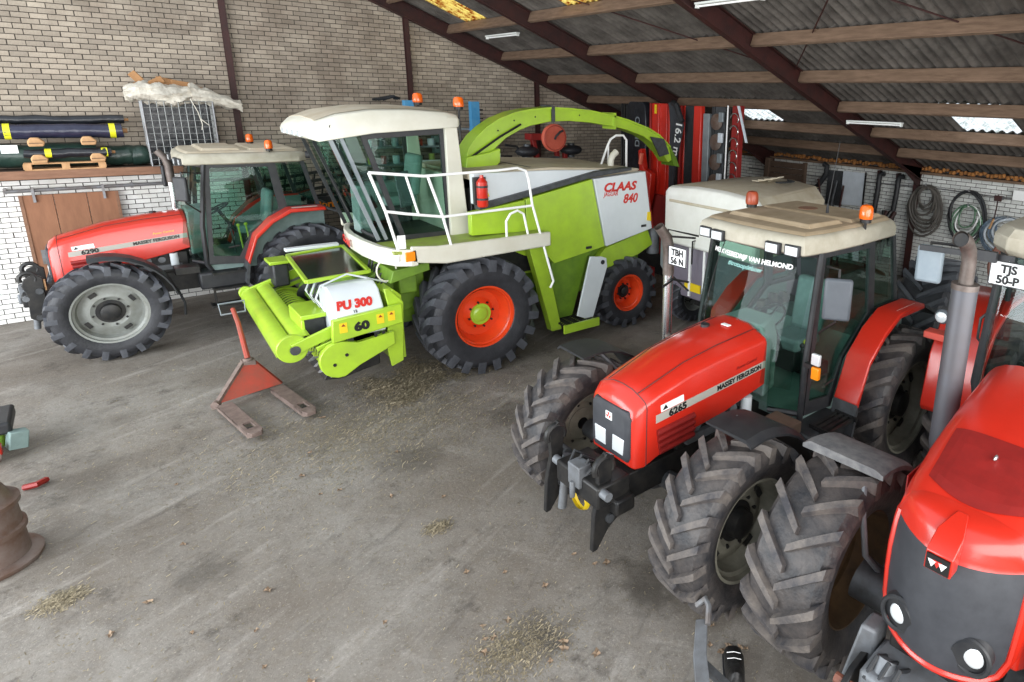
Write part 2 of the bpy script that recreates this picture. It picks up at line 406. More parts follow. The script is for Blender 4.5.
# steel columns
def column(par,x,y,zt,ax='y'):
    c=MB()
    if ax=='y': c.box(x-.05,x+.05,y-.1,y-.09,0,zt); c.box(x-.004,x+.004,y-.09,y,0,zt); c.box(x-.05,x+.05,y,y+.01,0,zt)
    else: c.box(x-.16,x-.145,y-.08,y+.08,0,zt); c.box(x-.145,x,y-.005,y+.005,0,zt)
    c.build('steel_column','rust_steel',par)
for x in (2.28,5.72,9.05,12.2): column(gw,x,15.17,zr(x)+.05)
for y in (11.35,7.0,2.45): column(ew,14.5,y,2.75,'x')

# ceiling: rafters, purlins and corrugated sheets
cl=MB(); cl.bar((2.6,15.3,zr(2.6)+.36),(2.6,-3,zr(2.6)+.36),.1,.1)
ceil=cl.build('ceiling','rust_steel',kind='structure')
RY=(15.08,11.38,6.93,2.46,-2.0)
sl=Vector((1,0,-.38)).normalized(); up=Vector((.38,0,1)).normalized()
for y in RY:
    p0=Vector((2.6,y,zr(2.6))); p1=Vector((14.35,y,zr(14.35)))
    r=MB(); hw=.07
    def slab(a,b,w0,w1):
        r.loft([[p+up*a+Vector((0,w0,0)),p+up*a+Vector((0,w1,0)),p+up*b+Vector((0,w1,0)),p+up*b+Vector((0,w0,0))] for p in (p0,p1)])
    slab(0,.014,-hw,hw); slab(.29,.304,-hw,hw); slab(.01,.295,-.006,.006)
    r.prism([(14.35,zr(14.35)+.3),(14.35,2.25),(14.2,2.3),(13.2,zr(13.2)+.02)],'y',y-.006,y+.006)
    r.build('steel_rafter','rust_steel',ceil)
PX=(4.0,5.33,6.66,8.03,9.34,10.62,11.9,13.08)
pme=None
for x in PX:
    for i in range(len(RY)-1):
        a,b=RY[i]-.02,RY[i+1]+.02
        q=MB(); c=Vector((x,0,zr(x)+.12))
        ring=lambda y:[Vector((0,y,0))+c+sl*s*.035+up*t for s,t in ((-1,0),(1,0),(1,.2),(-1,.2))]
        q.loft([ring(a),ring(b)]); q.build('purlin','purlin_wood',ceil,bevel=.006,seg=1)
# sheets
L0=1.02; nc=6; pitch=L0/nc
def sheet_mesh(length,y0=0,nseg=8):
    b=MB(); n=nc*nseg
    rows=[]
    for u in (0,length):
        for d in (0,.008):
            rows.append([sl*u+Vector((0,-k*L0/n-0,0))+up*(.024*math.cos(2*PI*k/nseg)+.026+d) for k in range(n+1)])
    o=0
    b.v=[p for r in rows for p in r]; m=n+1
    for k in range(n):
        b.f+=[(k,k+1,2*m+k+1,2*m+k),(m+k,3*m+k,3*m+k+1,m+k+1),(k,m+k,m+k+1,k+1),(2*m+k,2*m+k+1,3*m+k+1,3*m+k)]
    return b
xs=[2.75]+list(PX)+[14.75]
sky={}
def panel(row,col):
    x0=xs[row]; yc=15.3-(col+.5)*L0
    if row==2 and 13.2<yc<14.4: return 'skylight_amber'
    if row==2 and 9.6<yc<10.7: return 'skylight_amber'
    if row==6 and 9.0<yc<10.4: return 'skylight_white'
    if row==6 and 4.5<yc<5.6: return 'skylight_white'
    return 'roof_sheet'
cache={}
for r in range(len(xs)-1):
    ln=(xs[r+1]-xs[r])/sl.x+.13
    for c in range(17):
        mt=panel(r,c); key=(round(ln,3),mt)
        if key not in cache:
            o=sheet_mesh(ln).build('roof_sheet',mt,ceil,normals=False); cache[key]=o.data
        else:
            o=bpy.data.objects.new('roof_sheet',cache[key]); COL.objects.link(o); o.parent=ceil
        dz=.012*(len(xs)-r)%.024
        o.location=Vector((xs[r]-.04,15.3-c*L0,zr(xs[r]-.04)))+up*(.325+(.01 if r%2 else 0)+random.uniform(-.002,.002))
        if mt!='roof_sheet': o.name='skylight_sheet'
# wall plate and insulation foam along the eave
f=MB()
for k in range(150):
    y=3+k*.082; f.sph((14.42+random.uniform(-.02,.04),y,2.66+random.uniform(-.03,.03)),random.uniform(.04,.065),6,5,(1,1,random.uniform(.8,1.3)))
f.build('foam_filler','orange_foam',ew,kind='stuff')
f=MB(); f.box(14.3,14.6,-1.5,15.2,2.545,2.6); f.build('wall_plate','purlin_wood',ew)
# cross bracing rods under the roof
for a,b in (((4.6,6.9),(9.3,2.5)),((9.2,6.9),(4.7,2.5)),((4.6,11.3),(9.3,7.0))):
    t=MB(); t.cyl((a[0],a[1],zr(a[0])+.28),(b[0],b[1],zr(b[0])+.28),.012,n=6); t.build('brace_rod','rust_steel',ceil)
# fluorescent battens
def batten(label,x,y0,y1,dz=-.05):
    t=thing('strip_light',label,'lamp',(x,(y0+y1)/2,zr(x)+.1+dz),0,'strip lights under the roof')
    h=abs(y1-y0)/2
    b=MB(); b.box(-.05,.05,-h,h,-.03,.0); b.build('housing','lamp_white',t,bevel=.006)
    b=MB(); b.cyl((0,-h+.03,-.05),(0,h-.03,-.05),.014,n=10); b.build('tube','decal_white',t)
    b=MB(); b.box(-.03,.03,-h,-h+.03,-.075,-.02); b.box(-.03,.03,h-.03,h,-.075,-.02); b.build('lamp_holder','lamp_white',t)
batten('white strip light below the amber skylight, against the second purlin',6.86,13.5,12.15,-.02)
batten('white strip light cut off by the top edge beside the middle rafter',6.70,6.82,5.6,-.0)
batten('white strip light with a loose cable left of the right-hand skylight',10.85,6.82,5.7,-.04)
# shelf on the gable wall
sh=thing('wall_shelf','timber shelf edge high on the white brick wall carrying rolls of foil','shelf',(-.4,14.9,2.6))
b=MB(); b.box(-4.2,2.5,-.28,.29,0,.05); b.build('shelf_board','wood_dark',sh)
b=MB(); b.box(-4.2,2.5,-.34,-.28,-.08,.06); b.build('edge_beam','wood_brown',sh,bevel=.008)
# sliding hatch door with rail
d=thing('sliding_door','brown sliding door hanging from a rail on the white brick wall','door',(-.36,15.12,0))
for i in range(3):
    w0=-.64+i*.43; b=MB(); b.box(w0,w0+.422,-.03,.02,.35,2.2); b.build('door_panel','door_brown',d,bevel=.004)
for x in (-.64,.6): b=MB(); b.box(x,x+.045,-.045,-.03,.35,2.2); b.build('door_edge','wood_brown',d)
b=MB(); b.box(-.52,-.46,-.05,-.03,1.0,1.25); b.build('handle','rail_steel',d)
r=thing('door_rail','grey steel sliding rail fixed above the brown door','rail',(-.36,15.1,2.28))
b=MB(); b.cyl((-.8,0,0),(3.2,-.02,.02),.03,n=10); b.build('rail_tube','rail_steel',r)
for x in (-.45,.45):
    b=MB(); b.box(x-.018,x+.018,-.05,.02,-.2,.05); b.build('hanger','rail_steel',r)
for x in (-.78,.85,2.4):
    b=MB(); b.box(x-.02,x+.02,-.02,.1,-.04,.05); b.build('rail_bracket','rail_steel',r)
# ================= wheels =================
def tyre_mb(R,W,rr,n,lh,side=1,rnd=0,lw=.03):
    """agricultural tyre around the Y axis, rolling towards -X; side=-1: outer face at -Y"""
    b=MB(); h=W/2
    prof=[(-h*.74,rr-.01),(-h*.86,rr+.02),(-h*.97,rr+(R-rr)*.3),(-h*1.0,rr+(R-rr)*.55),(-h*.93,R-lh-.05),(-h*.8,R-lh-.015),(-h*.4,R-lh),(0,R-lh+.004),
          (h*.4,R-lh),(h*.8,R-lh-.015),(h*.93,R-lh-.05),(h,rr+(R-rr)*.55),(h*.97,rr+(R-rr)*.3),(h*.86,rr+.02),(h*.74,rr-.01)]
    b.lathe(prof,(0,0,0),'y',56)
    b.split=len(b.f); dl=h*.85/R
    for s in (-1,1):
        for i in range(n):
            t0=2*PI*(i+(.5 if s<0 else 0))/n; rings=[]
            for t,wf in ((0,.8),(.25,.95),(.55,1.0),(.85,1.05),(1.0,1.15),(1.03,1.2)):
                y=s*(-.04+t*1.03)*h if t<=1 else s*h*1.0
                th=t0+dl*max(0,1-t)**(1.0 if not rnd else 1.5)
                rt=R-(.012*t*t) ; rb=R-lh-.03
                if t>=1: rt=R-.022 if t==1 else R-lh-.07; rb=R-lh-.06 if t==1 else R-lh-.11
                hw=lw*wf
                P=lambda r,dt:Vector((r*math.cos(th+dt),y,r*math.sin(th+dt)))
                rings.append([P(rb,-hw*1.35/R),P(rt,-hw/R),P(rt,hw/R),P(rb,hw*1.35/R)])
            b.loft(rings)
    return b
def rim_mb(rr,W,disc,side,hubr=.16,n=40,slots=0):
    """rim and disc; disc = offset of the disc plane from the centre towards the outside; side=-1 when the outside is -Y"""
    b=MB(); h=W/2*.78; s=side
    b.lathe([(s*h,rr+.02),(s*(h+.012),rr+.012),(s*(h+.008),rr-.012),(s*h*.8,rr-.02),(s*h*.72,rr-.05),(s*h*.2,rr-.06),(0,rr-.075),(-s*h*.2,rr-.06),(-s*h*.8,rr-.03),(-s*h,rr-.01),(-s*h,rr+.02)],(0,0,0),'y',n)
    rd=rr-.06
    b.lathe([(s*(disc-.02),rd),(s*(disc-.015),rd*.9),(s*(disc+.03),rd*.72),(s*(disc+.035),rd*.6),(s*(disc+.0),rd*.45),(s*(disc+.0),hubr*.4)] if not slots<0 else [(s*(disc+.12),rd+.01),(s*(disc+.03),rd*.93),(s*(disc-.06),rd*.86),(s*(disc-.07),rd*.6),(s*(disc+.0),rd*.42),(s*(disc+.0),hubr*.4)],(0,0,0),'y',n)
    return b
def wheel(name,par,pos,R,W,rr,n,lh,side,rimm,tyrem,disc,hubm='black_metal',hubr=.12,lw=.03,rnd=0,slots=4,label=None,cap=.06,capm=None):
    x,y,z=pos
    r=rim_mb(rr,W,disc,side,slots=slots).build(name,rimm,par,loc=pos,label=label)
    setoff((0,0,0))
    tm=tyre_mb(R,W,rr,n,lh,side,rnd,lw); t=tm.build('tyre',tyrem,r,normals=True,ang=30,mat2=('lug_dusty' if tyrem=='tyre_dusty' else 'lug_clean',tm.split))
    s=side; b=MB(); b.lathe([(s*(disc+.0),hubr*1.35),(s*(disc+.02),hubr*1.35),(s*(disc+.02),hubr),(s*(disc+cap),hubr*.92),(s*(disc+cap+.015),hubr*.6),(s*(disc+cap+.015),0.001)],(0,0,0),'y',24)
    b.build('hub',capm or hubm,r)
    b=MB()
    for k in range(8):
        a=2*PI*k/8+.2; c=Vector((hubr*1.62*math.cos(a),s*(disc+.015),hubr*1.62*math.sin(a))); b.cyl(c,c+Vector((0,s*.03,0)),.016,n=6)
    b.build('wheel_nut',hubm,r)
    if slots>0:
        b=MB(); rd=rr-.06
        for k in range(slots):
            a=2*PI*(k+.35)/slots; c=Vector((rd*.82*math.cos(a),s*(disc+.02),rd*.82*math.sin(a)))
            b.cbox(c,(.05,.035,.1),(0,-a,0))
        b.build('rim_lug','black_metal',r)
    return r

def poly_pane(name,poly,y0,y1,m,par,ax='y',bevel=0):
    b=MB(); b.prism(poly,ax,y0,y1); return b.build(name,m,par,bevel=bevel)
def frame_strip(b,poly,y0,y1,w,ax='y'):
    """bars along the polygon edges in the plane across ax"""
    n=len(poly); ym=(y0+y1)/2
    for i in range(n):
        p,q=poly[i],poly[(i+1)%n]
        P=(lambda t:(t[0],ym,t[1])) if ax=='y' else (lambda t:(ym,t[0],t[1]))
        b.bar(P(p),P(q),w if ax!='y' else abs(y1-y0),w if ax=='y' else w)
def beacon(label,loc,par_grp,m='beacon_orange',sc=1,pole=.12):
    t=thing('beacon_lamp',label,'beacon',loc,0,par_grp)
    b=MB(); b.cyl((0,0,-pole),(0,0,0),.014*sc,n=8); b.cyl((0,0,-.02),(0,0,.02),.05*sc,n=16); b.build('stem','black_metal',t)
    b=MB(); b.lathe([(.02,.058*sc),(.05,.062*sc),(.13,.056*sc),(.155,.04*sc),(.165,.001)],(0,0,0),'z',20); b.build('dome',m,t)
    return t
def seat(par,x,y,z,m='seat_grey'):
    b=MB(); b.cbox((x,y,z),(.48,.48,.14)); b.build('seat_cushion',m,par,bevel=.04)
    b=MB(); b.cbox((x+.27,y,z+.36),(.13,.46,.62),(0,.16,0)); b.build('seat_back',m,par,bevel=.05)
    b=MB(); b.cbox((x,y,z-.2),(.3,.3,.28)); b.build('seat_base','black_plastic',par,bevel=.01)
def steering(par,x,y,z,tilt=-.6):
    M=Matrix.Translation((x,y,z))@Euler((0,tilt,0)).to_matrix().to_4x4()
    b=MB(); b.tube([(.19*math.cos(2*PI*k/24),.19*math.sin(2*PI*k/24),0) for k in range(24)],.014,8,closed=True)
    for a in (0,2.1,4.2): b.cyl((0,0,0),(.19*math.cos(a),.19*math.sin(a),0),.01,n=6)
    b.cyl((0,0,.02),(0,0,-.5),.03,n=10); b.xf(M); b.build('steering_wheel','black_plastic',par)

# ================= 6200-series style tractor =================
def tractor(label,loc,rz,dz,cs,hs,wf,wr,fy,ry,num,roofm,group,fr,rr_,roofz=0,beacons=()):
    """local frame: nose towards -X, front axle at x=0; dz lowers the body, cs shifts the cab, hs squeezes the bonnet"""
    t=thing('tractor',label,'tractor',loc,rz,group)
    setoff((0,0,0))
    nx=.12 if dz<0 else 0
    def X(x): return x+nx if x<-.3 else -.3+nx+(x+.3)*hs
    Rf,Wf,rf=wf; Rr,Wr,rrim=wr; xr=2.8+cs
    # wheels
    for s in (-1,1):
        wheel('front_wheel',t,(0,s*fy,Rf),Rf,Wf,rf,19 if not dz else 21,.045,s,fr,'tyre_dusty' if dz<0 else 'tyre',.02,slots=4,hubr=.13,lw=.03,cap=.1)
        wheel('rear_wheel',t,(xr,s*ry,Rr),Rr,Wr,rrim,22,.05,s,rr_,'tyre_dusty' if dz<0 else 'tyre',.0,slots=4,hubr=.15,lw=.034,cap=.12)
    # bonnet
    def sec(x,w,zb,zs,zt,rad=.09):
        return [(x,-w,zb),(x,-w,zs-rad),(x,-w+.02,zs-rad*.35),(x,-w+rad,zs),(x,-w*.4,zt-.01),(x,0,zt),(x,w*.4,zt-.01),(x,w-rad,zs),(x,w-.02,zs-rad*.35),(x,w,zs-rad),(x,w,zb)]
    S=[(-.57,.26,1.13,1.62,1.66,.08),(-.545,.29,1.12,1.67,1.72,.08),(-.47,.315,1.12,1.73,1.78,.07),(-.3,.325,1.18,1.78,1.83,.06),(.1,.345,1.29,1.87,1.94,.06),(.55,.37,1.34,1.93,2.01,.06),(1.14,.40,1.47,1.97,2.06,.06)]
    b=MB(); b.loft([[(X(p[0]),p[1],p[2]+dz) for p in sec(*s)] for s in S]); hood=b.build('bonnet','red_paint',t,bevel=.012,ang=40)
    # seam line between nose and bonnet, top hatch line
    b=MB(); s0=sec(-.45,.316,1.125,1.735,1.785,.07); b.tube([(X(p[0]),p[1]*1.003,p[2]+dz+.001) for p in s0],.004,5); b.build('seam','black_plastic',hood)
    for yy in (-.22,.22):
        b=MB(); b.tube([(X(x),yy*k,z+dz+.0) for x,k,z in ((-.45,.9,1.765),(.1,1.0,1.915),(.55,1.06,1.975),(1.1,1.1,2.012))],.004,5); b.build('seam','black_plastic',hood)
    # grille
    g=[(-.235,1.17),(.235,1.17),(.265,1.22),(.265,1.58),(.225,1.64),(-.225,1.64),(-.265,1.58),(-.265,1.22)]
    b=MB(); b.loft([[(-.50+nx,p[0],p[1]+dz) for p in g],[(-.585+nx,p[0]*.96,p[1]+dz) for p in g],[(-.60+nx,p[0]*.8,1.40+(p[1]-1.40)*.86+dz) for p in g]]); gr=b.build('grille','grille_black',t,bevel=.008)
    for s in (-1,1):
        b=MB(); b.prism([(s*.045,1.23+dz),(s*.19,1.23+dz),(s*.2,1.38+dz),(s*.05,1.38+dz)],'x',-.606+nx,-.59+nx); b.build('headlight','lens',gr,bevel=.006)
    b=MB(); b.box(-.607+nx,-.6+nx,-.04,.04,1.50+dz,1.57+dz); b.build('badge','decal_white',gr)
    for s in (-1,0,1):
        b=MB(); zc=1.533+dz+(.018 if s==0 else -.008); b.prism([(s*.018-.016,zc+.014),(s*.018+.016,zc+.014),(s*.018,zc-.016)],'x',-.609+nx,-.606+nx); b.build('badge_mark','decal_red',gr)
    # side decals and louvres (both sides)
    x0,x1=X(-.35),X(1.12); 
    def yw(x):
        for i in range(len(S)-1):
            if X(S[i][0])<=x<=X(S[i+1][0]):
                k=(x-X(S[i][0]))/(X(S[i+1][0])-X(S[i][0])); return S[i][1]*(1-k)+S[i+1][1]*k
        return S[-1][1]
    for s in (-1,1):
        b=MB(); n=8
        for i in range(n):
            xa,xb=x0+(x1-x0)*i/n,x0+(x1-x0)*(i+1)/n; k0,k1=i/n,(i+1)/n
            za,zb=1.50+.15*k0+dz,1.50+.15*k1+dz; ha,hb=.075 ,.075
            ya,yb=s*(yw(xa)+.004),s*(yw(xb)+.004)
            b.add([(xa,ya,za),(xb,yb,zb),(xb,yb,zb+hb),(xa,ya,za+ha),(xa,ya-s*.01,za),(xb,yb-s*.01,zb),(xb,yb-s*.01,zb+hb),(xa,ya-s*.01,za+ha)],[(0,1,2,3),(3,2,6,7),(0,4,5,1),(0,3,7,4),(1,5,6,2)])
        b.build('side_stripe','decal_grey',hood,normals=True)
        # louvre panel: four rounded ribs in a recess frame
        xa,xb=X(-.34),X(.12)
        for k in range(4):
            z=1.22+.062*k+dz; kk=.02
            b=MB(); b.tube([(xa+.01*(3-k),s*(yw(xa)+.002),z),(xb,s*(yw(xb)+.002),z+.035)],.03,8); b.build('louvre','red_dark',hood)
    an=math.atan2(yw(X(.9))-yw(X(.0)),X(.9)-X(.0)); pit=-math.atan2(.15,x1-x0)
    xt=X(-.2); text(num,.09,(xt,-yw(xt)-.006,1.507+(xt-x0)/(x1-x0)*.15+dz),(PI/2,pit,-an),'decal_black',hood,off=.004,sx=1.15)
    xt=X(.42); text('MASSEY FERGUSON',.068,(xt,-yw(xt)-.006,1.515+(xt-x0)/(x1-x0)*.15+dz),(PI/2,pit,-an),'decal_black',hood,off=.003,sx=1.0 if hs>.9 else .9)
    xt=X(.68); text('Power Control',.045,(xt,-yw(xt)-.006,1.63+(xt-x0)/(x1-x0)*.15+dz),(PI/2,pit,-an),'decal_yellow' if not dz else 'red_dark',hood,shear=.3)
    xt=X(-.3); b=MB(); b.cbox((xt+.13,-yw(xt)-.009,1.635+dz),(.26,.004,.065),(0,pit,-an)); sk=b.build('sticker','decal_white',hood)
    text('GEBR. ▲'.split()[0] if False else 'LANDB.',.03,(xt+.08,-yw(xt)-.013,1.675+dz),(PI/2,pit,-an),'decal_black',sk) if False else None
    b=MB(); b.prism([(xt+.02,1.608+dz),(xt+.075,1.615+dz),(xt+.05,1.652+dz)],'y',-yw(xt)-.013,-yw(xt)-.008); b.build('sticker_mark','decal_black',sk)
    b=MB(); b.cyl((X(.75),.1,2.0+dz),(X(.75),.1,2.045+dz),.045,n=20); b.build('filler_cap','black_plastic',hood)
    b=MB(); b.cbox((X(.9),-.05,2.045+dz),(.05,.09,.008)); b.build('sticker','decal_white',hood)
    # chassis, engine, axles
    b=MB(); b.box(-.62+nx,.55,-.26,.26,.78+dz*.6,1.08+dz); b.box(.4,1.6+cs,-.22,.22,.72+dz*.6,1.15+dz); b.build('chassis','black_metal',t,bevel=.01)
    b=MB(); b.box(X(.0),X(1.1),-.25,.25,1.05+dz,1.4+dz); b.build('engine','black_metal',t,bevel=.02)
    b=MB()
    for i in range(5): b.cyl((X(.2+.18*i),-.25,1.3+dz),(X(.2+.18*i),-.33,1.3+dz),.05,n=12)
    b.box(X(.1),X(1.0),-.3,-.24,1.12+dz,1.2+dz); b.build('engine_manifold','grey_casting',t)
    b=MB(); b.cyl((X(.9),-.36,1.2+dz),(X(.9),-.36,1.4+dz),.055,n=16); b.build('oil_filter','white_panel',t,label='white oil filter canister')
    b=MB(); b.tube([(0,-fy+.1,Rf),(0,-.3,Rf-.02),(0,.3,Rf-.02),(0,fy-.1,Rf)],[.1,.09,.09,.1],12); b.sph((0,0,Rf-.02),.2,12,8,(1,1.2,.9)); b.build('front_axle','grey_metal',t)
    b=MB(); b.cyl((xr,-ry+.1,Rr),(xr,ry-.1,Rr),.13,n=16); b.box(xr-.6,xr+.35,-.3,.3,Rr-.3,Rr+.35); b.build('rear_axle','black_metal',t,bevel=.02)
    b=MB(); b.tube([(xr-.1,-.25,Rr+.2),(xr+.75,-.45,.55)],.03,8); b.tube([(xr-.1,.25,Rr+.2),(xr+.75,.45,.55)],.03,8); b.tube([(xr,-.35,Rr-.25),(xr+.95,-.42,.45)],.035,8); b.tube([(xr,.35,Rr-.25),(xr+.95,.42,.45)],.035,8); b.build('rear_linkage','black_metal',t)
    # front mudguards
    for s in (-1,1):
        b=MB(); R=Rf+.12; w0,w1=fy-Wf*.42,fy+Wf*.5; rings=[]
        for i in range(9):
            a=math.radians(100-i*11); rings.append([(R*math.cos(a),s*w0,Rf+R*math.sin(a)),(R*math.cos(a),s*(w1-.05),Rf+R*math.sin(a)+.012),(R*math.cos(a)*.99,s*w1,Rf+R*math.sin(a)-.03),((R-.02)*math.cos(a)*.99,s*w1,Rf+(R-.02)*math.sin(a)-.03),((R-.02)*math.cos(a),s*(w1-.05),Rf+(R-.02)*math.sin(a)),((R-.02)*math.cos(a),s*w0,Rf+(R-.02)*math.sin(a))])
        b.loft(rings); mg=b.build('front_mudguard','black_plastic',t)
        b=MB(); b.tube([(.1,s*(fy-.1),Rf+Rf+.1),(.3,s*(fy-Wf*.7),Rf+.55),(.25,s*(fy-Wf*.75),Rf+.1)],.022,8); b.build('mudguard_bracket','grey_metal',mg)
        if dz==0:
            b=MB(); a=math.radians(14); b.tube([(R*math.cos(a),s*(fy),Rf+R*math.sin(a)),(R*1.05,s*fy,Rf-.05),(R*1.03,s*fy,Rf-.25)],.02,6); b.build('mud_flap_rod','black_plastic',mg)
    # steps and tank
    for s in (-1,1):
        b=MB(); b.box(1.14+cs,1.82+cs,s*.55,s*.98,.86+dz,1.13+dz); b.build('fuel_tank','black_plastic',t,bevel=.03)
        for k,(xx,zz) in enumerate(((1.45,.56),(1.5,.84),(1.52,1.1))):
            b=MB(); 
            for q in range(4): b.box(xx-.2+cs,xx+.25+cs,s*(.86+q*.06),s*(.89+q*.06),zz+dz*.8,zz+.03+dz*.8)
            b.box(xx-.21+cs,xx-.19+cs,s*.85,s*1.1,zz+dz*.8,zz+.045+dz*.8); b.box(xx+.24+cs,xx+.26+cs,s*.85,s*1.1,zz+dz*.8,zz+.045+dz*.8)
            b.build('step','black_metal',t)
        b=MB(); b.box(1.3+cs,1.33+cs,s*.9,s*.96,.56+dz*.8,1.15+dz); b.box(1.68+cs,1.71+cs,s*.9,s*.96,.56+dz*.8,1.15+dz); b.build('step_hanger','black_metal',t)
        b=MB(); b.box(.85+cs,1.18+cs,s*.55,s*.85,1.12+dz,1.24+dz); b.build('toolbox','wood_dark' if dz else 'black_metal',t,bevel=.01)
    # cab
    before=set(t.children)
    Cx=lambda x:x+cs
    yb,ytp=.88,.84
    def side(poly,s,a,c):   # polygon in XZ placed on the leaning side plane
        out=[]
        for off in (a,c):
            out.append([(Cx(p[0]),s*(yb-(p[1]-1.3)*.03+off),p[1]+dz) for p in poly])
        return out
    outer=[(1.44,2.86),(2.40,2.86),(2.5,2.07),(1.97,1.67),(1.79,1.2),(1.31,1.25)]
    glass=[(1.51,2.81),(2.32,2.79),(2.40,2.08),(1.95,1.71),(1.74,1.33),(1.38,1.38)]
    q=[(2.47,2.82),(2.82,2.80),(2.97,2.10),(2.53,2.10)]
    for s in (-1,1):
        b=MB(); n=6
        for i in range(n):
            o1,o2,g1,g2=outer[i],outer[(i+1)%n],glass[i],glass[(i+1)%n]
            b.loft([[ (Cx(p[0]),s*(yb-(p[1]-1.3)*.03+o),p[1]+dz) for p,o in ((A,0),(A,-.05),(B,-.05),(B,0))] for A,B in ((o1,g1),(o2,g2))],cap=True)
        dr=b.build('door','black_plastic',t)
        b=MB(); b.loft(side(glass,s,-.02,-.026)); b.build('door_glass','cab_glass',dr)
        b=MB(); b.tube([(Cx(1.6),s*(yb+.03),1.5+dz),(Cx(1.75),s*(yb+.03),1.52+dz)],.012,6); b.build('door_handle','black_metal',dr)
        b=MB(); b.loft(side(q,s,-.02,-.026)); b.build('quarter_glass','cab_glass',t)
        b=MB()
        for A,B in (((2.4,2.86),(2.5,2.07)),((2.84,2.86),(3.02,2.07)),((2.5,2.07),(3.02,2.07))):
            b.bar((Cx(A[0]),s*(yb-.03-(A[1]-1.3)*.03),A[1]+dz),(Cx(B[0]),s*(yb-.03-(B[1]-1.3)*.03),B[1]+dz),.05,.06)
        b.build('window_pillar','black_plastic',t)
        # front pillar
        b=MB(); b.tube([(Cx(1.44),s*(yb-.06),2.86+dz),(Cx(1.30),s*(yb-.03),1.9+dz),(Cx(1.28),s*(yb-.03),1.25+dz),(Cx(1.4),s*(yb-.1),1.0+dz)],.035,8); b.build('front_pillar','black_plastic',t)
        # windscreen lower side windows beside the bonnet
        b=MB(); b.loft([[(Cx(1.30),s*(yb-.05),1.28+dz),(Cx(1.30),s*(yb-.05),1.9+dz),(Cx(1.12),s*.5,1.9+dz),(Cx(1.12),s*.5,1.28+dz)],[(Cx(1.306),s*(yb-.05),1.28+dz),(Cx(1.306),s*(yb-.05),1.9+dz),(Cx(1.126),s*.5,1.9+dz),(Cx(1.126),s*.5,1.28+dz)]]); b.build('lower_screen','cab_glass',t)
        b=MB(); b.tube([(Cx(1.30),s*(yb-.04),1.26+dz),(Cx(1.14),s*.5,1.26+dz)],.03,8); b.build('screen_rail','black_plastic',t)
    # windscreen
    b=MB(); zc=[(2.84,1.42),(1.9,1.27)]
    rows=[]
    for z,x in ((2.84,1.42),(2.1,1.22),(1.55,1.14)):
        rows.append([(Cx(x-.13*(1-(k/4)**2)),.8*k/4,z+dz) for k in range(-4,5)])
    o=[]; 
    for d in (0,.006): o.append([[(p[0]+d,p[1],p[2]) for p in r] for r in rows])
    for r in (0,1):
        for k in range(8):
            A=o[0]; b.add([A[r][k],A[r][k+1],A[r+1][k+1],A[r+1][k]],[(0,1,2,3)])
    b.build('windscreen','cab_glass',t,ang=80)
    b=MB(); b.tube([rows[0][k] for k in range(9)],.03,6); b.build('screen_header','black_plastic',t)
    b=MB(); b.loft([[(Cx(1.14),-.42,1.35+dz),(Cx(1.14),.42,1.35+dz),(Cx(1.14),.42,1.9+dz),(Cx(1.16),.3,2.08+dz),(Cx(1.16),-.3,2.08+dz),(Cx(1.14),-.42,1.9+dz)],[(Cx(1.45),-.3,1.35+dz),(Cx(1.45),.3,1.35+dz),(Cx(1.45),.3,1.9+dz),(Cx(1.45),.22,2.12+dz),(Cx(1.45),-.22,2.12+dz),(Cx(1.45),-.3,1.9+dz)]]); b.build('dashboard','interior_grey',t,bevel=.03)
    b=MB(); b.box(Cx(1.3),Cx(2.9),-.82,.82,1.12+dz,1.22+dz); b.box(Cx(2.45),Cx(2.95),-.8,.8,1.2+dz,1.75+dz); b.build('cab_floor','interior_grey',t)
    b=MB(); b.loft([[(Cx(2.92),-.72,2.82+dz),(Cx(2.92),.72,2.82+dz),(Cx(3.02),.72,2.1+dz),(Cx(3.02),-.72,2.1+dz)],[(Cx(2.926),-.72,2.82+dz),(Cx(2.926),.72,2.82+dz),(Cx(3.026),.72,2.1+dz),(Cx(3.026),-.72,2.1+dz)]]); b.build('rear_window','cab_glass',t)
    for k in range(3): b=MB(); b.cyl((Cx(1.75+.12*k),-.45+.05*k,1.3+dz),(Cx(1.72+.12*k),-.45+.05*k,1.75+dz),.014,n=6); b.sph((Cx(1.72+.12*k),-.45+.05*k,1.77+dz),.03,8,6); b.build('lever','grass_yellow' if k else 'black_plastic',t)
    seat(t,Cx(2.1),0,1.65+dz); steering(t,Cx(1.62),0,2.02+dz,-.5)
    # roof
    pl=[(1.18,-.80),(1.5,-.86),(2.1,-.88),(2.8,-.86),(2.93,-.76),(2.93,.76),(2.8,.86),(2.1,.88),(1.5,.86),(1.18,.80),(1.14,.4),(1.13,0),(1.14,-.4)]
    R=lambda k,z,kx=1:[(Cx(2.05+(x-2.05)*k),y*k,z+dz) for x,y in pl]
    b=MB(); b.loft([R(.96,2.85),R(1,2.87),R(1,2.96),R(.98,3.0),R(.93,3.03)]); rf=b.build('roof','roof_lip',t,bevel=.006)
    b=MB(); b.loft([R(.92,3.035),R(.88,3.06),R(.86,3.062)]); b.build('roof_top',roofm,rf)
    b=MB(); b.loft([[(Cx(x),y,3.06+dz) for x,y in ((1.45,-.62),(2.0,-.66),(2.0,.66),(1.45,.62))],[(Cx(x),y,3.10+dz) for x,y in ((1.49,-.58),(1.96,-.62),(1.96,.62),(1.49,.58))]]); b.build('roof_hatch',roofm,rf,bevel=.01)
    b=MB(); b.loft([[(Cx(x),y,3.06+dz) for x,y in ((2.1,-.7),(2.75,-.68),(2.75,.68),(2.1,.7))],[(Cx(x),y,3.09+dz) for x,y in ((2.13,-.66),(2.72,-.64),(2.72,.64),(2.13,.66))]]); b.build('roof_hatch',roofm,rf,bevel=.01)
